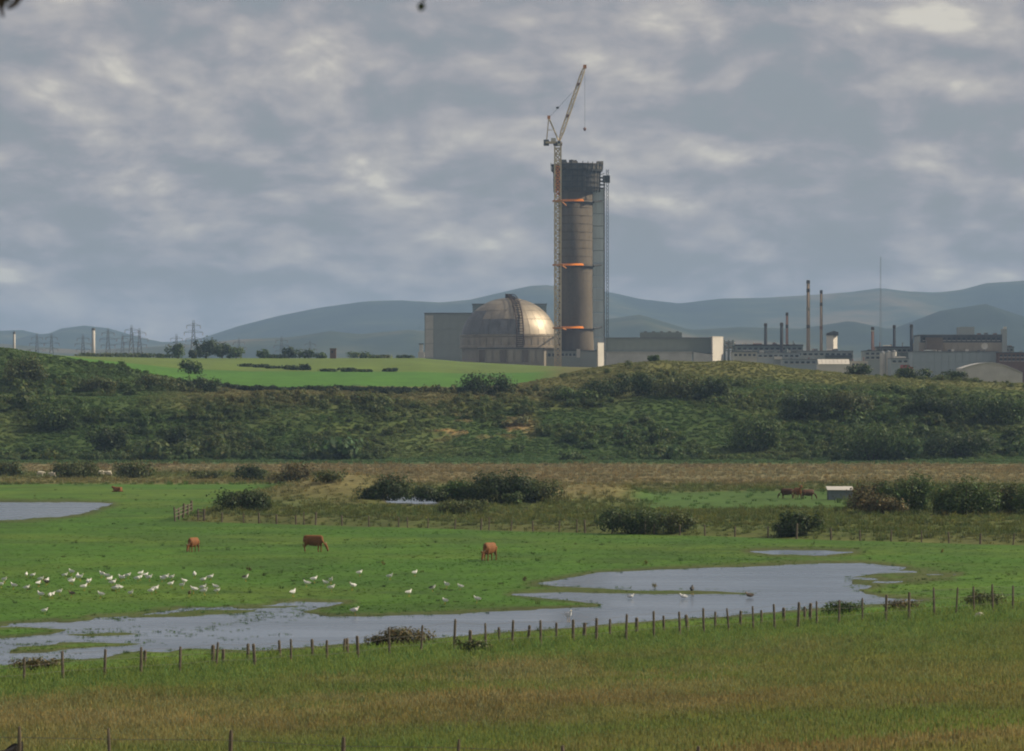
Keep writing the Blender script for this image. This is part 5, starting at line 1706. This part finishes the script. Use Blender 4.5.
# ================================================================== animals
def skin_mesh(name, verts, edges, radii, sub=1, root=0):
    me = bpy.data.meshes.new(name + '_skeleton'); me.from_pydata(verts, edges, [])
    o = bpy.data.objects.new('tmp', me); COL.objects.link(o)
    md = o.modifiers.new('skin', 'SKIN')
    sv = me.skin_vertices[0].data
    for i, r in enumerate(radii):
        sv[i].radius = (r, r) if not isinstance(r, tuple) else r
        sv[i].use_root = (i == root)
    md.use_smooth_shade = True
    o.modifiers.new('sub', 'SUBSURF').levels = sub
    o.modifiers['sub'].render_levels = sub
    dg = bpy.context.evaluated_depsgraph_get()
    out_ = bpy.data.meshes.new_from_object(o.evaluated_get(dg))
    out_.name = name
    bpy.data.objects.remove(o); bpy.data.meshes.remove(me)
    for p in out_.polygons: p.use_smooth = True
    return out_


def fuse(name, mb, voxel):
    """fuse overlapping closed forms into one continuous skin"""
    me = bpy.data.meshes.new(name + '_forms'); me.from_pydata(mb.v, [], mb.f)
    o = bpy.data.objects.new('tmp', me); COL.objects.link(o)
    m1 = o.modifiers.new('fuse', 'REMESH'); m1.mode = 'VOXEL'; m1.voxel_size = voxel
    m2 = o.modifiers.new('soft', 'SMOOTH'); m2.factor = .5; m2.iterations = 7
    dg = bpy.context.evaluated_depsgraph_get()
    out_ = bpy.data.meshes.new_from_object(o.evaluated_get(dg)); out_.name = name
    bpy.data.objects.remove(o); bpy.data.meshes.remove(me)
    for p in out_.polygons: p.use_smooth = True
    return out_


def loft(mb, secs, n=14):
    """closed skin over upright elliptical sections (x, zc, half height, half width, tilt)"""
    b = len(mb.v)
    for (x, zc, hh, hw_, tl) in secs:
        for i in range(n):
            a = 2 * math.pi * i / n
            c, s_ = math.cos(a), math.sin(a)
            rz_ = math.copysign(abs(s_) ** .95, s_) * hh
            mb.v.append((x + rz_ * math.sin(tl), c * hw_, zc + rz_ * math.cos(tl)))
    for k in range(len(secs) - 1):
        for i in range(n):
            j = (i + 1) % n
            mb.f.append((b + k * n + i, b + (k + 1) * n + i, b + (k + 1) * n + j, b + k * n + j))
    mb.f.append(tuple(b + i for i in range(n))); mb.f.append(tuple(b + (len(secs) - 1) * n + i for i in reversed(range(n))))


def cow_mesh(pose):
    mb = MB()
    loft(mb, [(-.90, 1.10, .16, .10, 0), (-.85, 1.05, .30, .22, 0), (-.64, .99, .39, .30, 0), (-.28, .94, .44, .37, 0), (.12, .925, .46, .38, 0), (.46, .94, .455, .33, 0), (.70, .98, .40, .26, 0), (.86, 1.02, .28, .18, 0)])
    if pose == 'graze':
        loft(mb, [(.62, 1.08, .32, .19, -.3), (.88, .98, .30, .17, -.6), (1.05, .80, .25, .15, -.85), (1.14, .64, .21, .13, -1.0)], 12)
        loft(mb, [(1.08, .72, .12, .12, -1.15), (1.13, .62, .20, .155, -1.15), (1.19, .48, .19, .15, -1.15), (1.26, .32, .145, .12, -1.15), (1.32, .18, .125, .105, -1.15), (1.34, .11, .08, .08, -1.15)], 12)
    else:
        loft(mb, [(.60, 1.12, .28, .18, .2), (.86, 1.28, .24, .15, .6), (1.02, 1.45, .19, .125, .8), (1.10, 1.55, .15, .11, .7)], 12)
        loft(mb, [(.98, 1.60, .08, .09, .35), (1.06, 1.59, .15, .125, .3), (1.20, 1.54, .15, .12, .3), (1.38, 1.45, .11, .095, .3), (1.50, 1.39, .10, .085, .3), (1.55, 1.37, .05, .05, .3)], 12)
    for sy in (-1, 1):
        st = .06 * sy
        mb.path([(.56, .17 * sy, 1.0), (.58 + st * .5, .18 * sy, .66), (.58 + st, .18 * sy, .42), (.56 + st, .18 * sy, .14), (.59 + st, .18 * sy, .0)], [.19, .12, .075, .058, .075], 10)
        mb.path([(-.66, .17 * sy, 1.05), (-.62, .19 * sy, .76), (-.72 - st * .5, .19 * sy, .58), (-.84 - st, .18 * sy, .42), (-.80 - st, .18 * sy, .14), (-.77 - st, .18 * sy, .0)], [.26, .19, .11, .07, .058, .072], 10)
    return fuse('cow_body', mb, .045)


COWM = {'graze': cow_mesh('graze'), 'stand': cow_mesh('stand')}
_cm = {}


def cow(px, py, heading, label, mat, pose='graze', scale=1.0, group='cattle grazing the meadow', at=None, name='cow'):
    x, y, z = at if at else hit(px, py)
    o = empty(name, (x, y, z), heading); tag(o, label, 'cow', group)
    o.scale = (scale * .95, scale * .86, scale)
    key = (pose, mat)
    if key not in _cm:
        me = COWM[pose].copy(); me.materials.clear(); me.materials.append(M[mat])
        dn = -.05

        def part(nm, mb, m_):
            m2 = bpy.data.meshes.new(nm); m2.from_pydata(mb.v, [], mb.f); m2.materials.append(m_)
            for p in m2.polygons: p.use_smooth = True
            return m2
        hx, hz_ = ((1.12, .66) if pose == 'graze' else (1.02, 1.66))
        tail = part('tail', MB().path([(-.84, 0, 1.30), (-.95, 0, 1.1), (-.97, 0, .7), (-.96, 0, .5), (-.96, 0, .34)], [.045, .032, .026, .055, .012], 6), M[mat])
        ears = [part('ear', MB().path([(hx, sy * .11, hz_), (hx - .03, sy * .22, hz_ + .03), (hx - .05, sy * .31, hz_ + .0)], [.035, .06, .015], 6), M[mat]) for sy in (-1, 1)]
        horns = [part('horn', MB().path([(hx + .0, sy * .08, hz_ + .07), (hx + .02, sy * .17, hz_ + .14), (hx + .06, sy * .18, hz_ + .22)], [.028, .022, .006], 6), M['horn']) for sy in (-1, 1)]
        mz = (1.32, .12) if pose == 'graze' else (1.55, 1.36)
        muz = part('muzzle', MB().path([(mz[0] - .05, 0, mz[1] + .05), (mz[0], 0, mz[1]), (mz[0] + .02, 0, mz[1] - .05)], [.07, .08, .04], 8), M['muzzle'])
        udder = part('udder', MB().lathe(-.42, 0, [(.05, .58), (.13, .64), (.17, .76), (.1, .86)], 10), M['cow_tan'])
        _cm[key] = [('body', me), ('tail', tail), ('ear', ears[0]), ('ear', ears[1]), ('horn', horns[0]), ('horn', horns[1]), ('muzzle', muz), ('udder', udder)]
    for nm, me in _cm[key]:
        link(nm, me, None, o)
    return o


cow(313.5, 552, R(-20), 'red brown cow grazing side on, the middle one of the three on the meadow', 'cow_red', scale=.97)
cow(193.3, 552, R(-112), 'small red brown cow grazing with its head to the left, left of the three', 'cow_red', scale=.84)
cow(489.5, 561, R(-115), 'tan brown cow grazing below the far fence, right of the three', 'cow_red', scale=1.0)
cow(787, 498.5, R(170), 'dark brown calf at the left of the three by the field shelter', 'cow_dark', 'graze', .85, 'cattle by the field shelter')
cow(797.5, 499, R(-70), 'brown cow with its head raised, middle of the three by the field shelter', 'cow_red', 'stand', .95, 'cattle by the field shelter')
cow(808, 499.5, R(15), 'dark brown calf nearest to the field shelter', 'cow_dark', 'graze', .85, 'cattle by the field shelter')
xr, yr, zr = hit(1013, 505)
cow(0, 0, R(200), 'tan cow half hidden behind the bushes at the right edge', 'cow_tan', 'stand', 1.0, 'cattle by the field shelter', at=(xr, yr + 1.5, zr))
# calf lying far out on the meadow: legs folded under the trunk
x, y, z = hit(118, 492)
v = [(-.55, 0, .34), (-.1, 0, .36), (.35, 0, .36), (.62, 0, .52), (.78, 0, .68), (.98, 0, .62)]
e = [(0, 1), (1, 2), (2, 3), (3, 4), (4, 5)]; r = [.26, .31, .29, .18, .14, .09]
for sy in (-1, 1):
    for (pa, a_, b_) in ((2, (.40, .26 * sy, .12), (.78, .28 * sy, .07)), (0, (-.30, .33 * sy, .16), (-.62, .36 * sy, .07))):
        v.append(a_); r.append(.10); e.append((pa, len(v) - 1)); v.append(b_); r.append(.05); e.append((len(v) - 2, len(v) - 1))
me = skin_mesh('calf_body', v, e, r, 2, 1); me.materials.clear(); me.materials.append(M['cow_red'])
o = empty('calf', (x, y, z), R(160)); tag(o, 'tiny red brown calf lying far out on the left meadow', 'calf')
link('body', me, None, o)
for sy in (-1, 1): 
    m2 = MB().path([(.80, .1 * sy, .74), (.76, .26 * sy, .76)], [.05, .02], 6); me2 = bpy.data.meshes.new('ear'); me2.from_pydata(m2.v, [], m2.f); link('ear', me2, M['cow_red'], o)

# ---- sheep in the marsh
v = [(-.38, 0, .52), (0, 0, .54), (.36, 0, .54), (.56, 0, .60), (.70, 0, .52), (.80, 0, .44)]
r = [.21, .27, .24, .13, .10, .06]; e = [(0, 1), (1, 2), (2, 3), (3, 4), (4, 5)]
for sy in (-1, 1):
    for (pa, xx_) in ((2, .34), (0, -.36)):
        for q, rr in (((xx_, .12 * sy, .30), .07), ((xx_, .12 * sy, .05), .035)):
            v.append(q); r.append(rr); e.append((pa if rr == .07 else len(v) - 2, len(v) - 1))
sheep_me = skin_mesh('sheep_body', v, e, r, 2, 1); sheep_me.materials.clear(); sheep_me.materials.append(M['fleece'])
for px, py, hd, lb in ((40, 476.5, 10, 'white sheep standing alone at the far left of the marsh'), (53, 477.5, 170, 'white sheep right next to the left side of the broad marsh bush'), (101, 476, 20, 'bright white sheep at the right side of the broad marsh bush'), (109, 476.2, 195, 'white sheep between the broad marsh bush and the next bush')):
    x, y, z = hit(px, py)
    o = empty('sheep', (x, y, z), R(hd)); tag(o, lb, 'sheep', 'sheep in the marsh'); o.scale = (1.1,) * 3
    link('body', sheep_me, None, o)
    for sy in (-1, 1):
        m2 = MB().path([(.60, .07 * sy, .66), (.57, .19 * sy, .64)], [.035, .012], 6)
        me2 = bpy.data.meshes.new('ear'); me2.from_pydata(m2.v, [], m2.f); link('ear', me2, M['fleece'], o)

# ---- birds
v = [(-.13, 0, .17), (-.02, 0, .185), (.09, 0, .20), (.135, 0, .255), (.165, 0, .295), (.195, 0, .29), (-.23, 0, .165)]
r = [.055, .075, .065, .036, .034, .016, .014]; e = [(0, 1), (1, 2), (2, 3), (3, 4), (4, 5), (0, 6)]
gull_me = skin_mesh('gull_body', v, e, r, 2, 1); gull_me.materials.clear()
GP = {}


def gull(px, py, heading, label, group=None, body='gull_white', wing='gull_grey', scale=1.0, name='gull', swim=False, cat='gull', z=None):
    x, y, zg = hit(px, py)
    if z is not None: zg = z
    if swim: zg = -.035 - .10 * scale
    key = (body, wing)
    if key not in GP:
        bm_ = gull_me.copy(); bm_.materials.append(M[body])
        ws = []
        for sy in (-1, 1):
            mb = MB()
            mb.v = [(.09, .055 * sy, .235), (.0, .082 * sy, .225), (-.16, .05 * sy, .185), (-.30, .02 * sy, .185), (-.18, .035 * sy, .235), (-.02, .055 * sy, .262),
                    (.08, .066 * sy, .215), (.0, .090 * sy, .195), (-.16, .056 * sy, .170)]
            mb.f = [(0, 1, 5), (1, 4, 5), (1, 2, 4), (2, 3, 4), (0, 6, 7, 1), (1, 7, 8, 2), (2, 8, 3)]
            w = bpy.data.meshes.new('wing'); w.from_pydata(mb.v, [], mb.f); w.materials.append(M[wing]); ws.append(('wing', w))
        mb = MB().tube((.19, 0, .29), (.245, 0, .278), .013, .003, 5); bk = bpy.data.meshes.new('beak'); bk.from_pydata(mb.v, [], mb.f); bk.materials.append(M['beak'])
        lg = []
        for sy in (-1, 1):
            mb = MB().path([(0, .03 * sy, .13), (.0, .03 * sy, .0)], [.007, .006], 5).tube((.0, .03 * sy, .005), (.045, .03 * sy, .005), .012, .018, 4)
            l_ = bpy.data.meshes.new('leg'); l_.from_pydata(mb.v, [], mb.f); l_.materials.append(M['beak']); lg.append(('leg', l_))
        GP[key] = [('body', bm_)] + ws + [('beak', bk)] + lg
    o = empty(name, (x, y, zg), heading); tag(o, label, cat, group); o.scale = (scale * .88, scale * 1.15, scale * 1.25)
    for nm, me_ in GP[key]:
        if swim and nm == 'leg': continue
        link(nm, me_, None, o)
    return o


flock = [(5, 120), (20, 98), (60, 125), (117, 73), (147, 76), (120, 133), (172, 113), (183, 95), (210, 102), (180, 168), (232, 165), (222, 168), (265, 150), (290, 76), (317, 63), (313, 100), (322, 106), (345, 82), (357, 88), (375, 132), (398, 102), (392, 108), (448, 165), (452, 73), (473, 82), (490, 97), (503, 112),
         (516, 138), (530, 134), (548, 85), (540, 90), (570, 78), (583, 157), (613, 92), (624, 86), (628, 68), (650, 75), (665, 88), (675, 148), (693, 140), (722, 92), (738, 88), (765, 85), (762, 117), (812, 122), (818, 103), (866, 76), (907, 98), (938, 86), (905, 132), (910, 150), (862, 143), (958, 128), (968, 145)]
flock.sort()
for i, (a_, b_) in enumerate(flock):
    nth = '%d%s' % (i + 1, {1: 'st', 2: 'nd', 3: 'rd'}.get((i + 1) % 10 if (i + 1) // 10 != 1 else 0, 'th'))
    gull(a_ / 4.452, 561.5 + b_ / 4.452, R(random.choice((0, 20, 40, -25, 170, 200, 150, 90)) + random.gauss(0, 15)), 'white gull in the crowded flock on the left grass, %s gull from the left' % nth, 'gulls of the crowded flock on the left grass', scale=random.uniform(1.0, 1.3))
for a_, b_, lb in ((205, 108, 'grey brown young gull in the left half of the crowded flock'), (318, 160, 'dark young gull at the lower edge of the crowded flock'), (843, 158, 'dark brown bird at the lower right end of the crowded flock')):
    gull(a_ / 4.452, 561.5 + b_ / 4.452, R(random.uniform(0, 360)), lb, 'darker birds in the flock', 'brown_plumage', 'gull_dark', 1.1)
gull(200 / 4.452, 561.5 + 236 / 4.452, R(10), 'single gull on the grass below the flock, near the water')
loose = [(362, 112, 'gull at the shore right of the flock'), (405, 80, 'white gull on the grass above the shore gull'), (430, 67, 'gull first to the left of the dull group of three'), (465, 77, 'left gull of the dull group of three'), (483, 70, 'upper gull of the dull group of three'), (485, 95, 'lower gull of the dull group of three'),
         (552, 90, 'faint gull between the group of three and the right gulls'), (575, 45, 'upper faint gull left of the two grey ones'), (672, 57, 'grey backed gull standing left of another one below the right cow'), (752, 45, 'bright gull standing highest on the grass below the right cow'), (733, 110, 'gull in the middle of the right grass tongue'),
         (808, 95, 'brown backed gull on the right grass tongue'), (853, 85, 'left one of two small white gulls on the right grass tongue'), (897, 90, 'right one of two small white gulls on the right grass tongue'), (848, 137, 'faint gull low on the right grass tongue'), (950, 132, 'white gull farthest to the right on the grass tongue'), (560, 170, 'white gull at the water edge of the grass tongue'), (210, 62, 'lone gull right of the flock near the brown dock')]
for a_, b_, lb in loose:
    br = 'brown' in lb
    gull(180 + a_ / 3.2, 562.2 + b_ / 3.2, R(random.choice((0, 30, 180, 150)) + random.gauss(0, 20)), lb, 'loose gulls on the grass tongue', 'gull_white', 'gull_dark' if br else 'gull_grey', random.uniform(1.0, 1.35))
gull(683, 599, R(185), 'white gull swimming beside the dark bird at the grassy spit', 'birds on the pool', scale=1.3, swim=True)
gull(631, 599, R(10), 'pale gull swimming left of the grassy spit', 'birds on the pool', scale=1.1, swim=True)
gull(749, 597.5, R(170), 'brown duck at the right tip of the grassy spit', 'birds on the pool', 'brown_plumage', 'brown_plumage', 1.35, 'duck', True, 'duck')
gull(692, 595, R(80), 'dark bird standing at the edge of the grassy spit', 'birds on the pool', 'gull_dark', 'gull_dark', 1.5, 'crow', cat='bird', z=0.0)
gull(568.5, 621.5, R(-60), 'bright white gull in the shallows behind the near fence', 'birds on the pool', scale=1.7, z=-.05)

# ================================================================== tree over the viewer's head
tx, ty = -3.3, 8.4
tz = hz(tx, ty)
tr = empty('overhanging_tree', (tx, ty, tz)); tag(tr, 'dark twigs of an overhanging tree at the top edge', 'tree')
MB().path([(tx, ty, tz - .2), (tx + .05, ty, tz + 1.2), (tx - .05, ty, tz + 2.4), (tx + .1, ty, tz + 3.8), (tx + .1, ty, tz + 5.2)], [.22, .17, .14, .10, .05], 10).build('trunk', M['bark'], tr)
zt0 = CAMZ + .94 * 9.0 / 9.0
MB().path([(tx, ty, tz + 2.9), (tx + 1.0, ty + .3, 13.5), (-1.35, 9.0, 13.25), (-.5, 9.1, 13.20), (.5, 9.2, 13.3)], [.08, .055, .035, .02, .01], 8).build('limb', M['bark'], tr)
MB().path([(tx, ty, tz + 3.8), (tx - 1.0, ty + .2, tz + 4.6), (tx - 1.8, ty - .2, tz + 5.0)], [.07, .04, .015], 7).build('limb', M['bark'], tr)
q = lambda px, py, Y_: (wx(px, Y_), Y_, wz(py, Y_))
MB().path([(-1.35, 9.0, 13.25), q(28, -30, 9), q(20, -4, 9), q(14, 5, 9), q(7, 8, 9)], [.014, .011, .009, .007, .004], 6).build('twig', M['bark'], tr)
MB().path([(-1.5, 9.0, 13.26), q(-25, -25, 9), q(-8, -6, 9), q(0, 2, 9), q(3.2, 17, 9)], [.014, .011, .009, .007, .003], 6).build('twig', M['bark'], tr)
MB().path([q(10, -20, 9), q(4, -8, 9), q(1, 3, 9)], [.012, .014, .010], 6).build('twig', M['bark'], tr)
MB().path([(-.19, 9.1, 13.19), q(430, -40, 9.1), q(426, -8, 9.1), q(422, 2, 9.1)], [.008, .006, .004, .003], 6).build('twig', M['bark'], tr)


def big_leaf(p, d, size, nm='leaf'):
    d = Vector(d).normalized(); u = d.cross(Vector((0.2, 1, .1))).normalized(); w = d.cross(u)
    p = Vector(p); mb = MB()
    pr = [(0, .0), (.3, .42), (.65, .36), (1, 0)]
    for f, k_ in pr:
        c = p + d * size * f
        mb.v += [tuple(c + u * size * k_ + w * size * .08 * k_), tuple(c + w * -size * .1 * k_), tuple(c - u * size * k_ + w * size * .08 * k_)]
    for i in range(3):
        b_ = i * 3
        mb.f += [(b_, b_ + 1, b_ + 4, b_ + 3), (b_ + 1, b_ + 2, b_ + 5, b_ + 4)]
    o_ = mb.build(nm, M['leaf'], tr)
    add_col(o_.data, 'leaf', np.ones((len(o_.data.vertices), 3)))
    o_["tint"] = DARK
    return o_


big_leaf(q(422.5, 2, 9.1), (-.25, 0, -1), .024)
big_leaf(q(421.5, 4, 9.1), (.5, .1, -.9), .014)
big_leaf(q(2, 0, 9), (.1, 0, -.6), .02); big_leaf(q(4, -2, 9), (.9, 0, -.4), .02)
for i in range(70):
    f = random.random(); lx = tx + .8 + f * 3.0
    big_leaf((lx, 8.6 + .8 * random.random(), 13.3 + random.uniform(.05, .45)), (random.uniform(-1, 1), random.uniform(-1, 1), random.uniform(-1, .2)), random.uniform(.04, .07))
V, Fq = crown_cloud(4.2, 3.6, 2.6, 2600, .07, 8)
me = mesh_np('crown', V, Fq); add_col(me, 'leaf', leaf_col(len(Fq)))
cw = link('crown', me, M['leaf'], tr, (-1.6, -.4, 3.9)); cw["tint"] = DARK
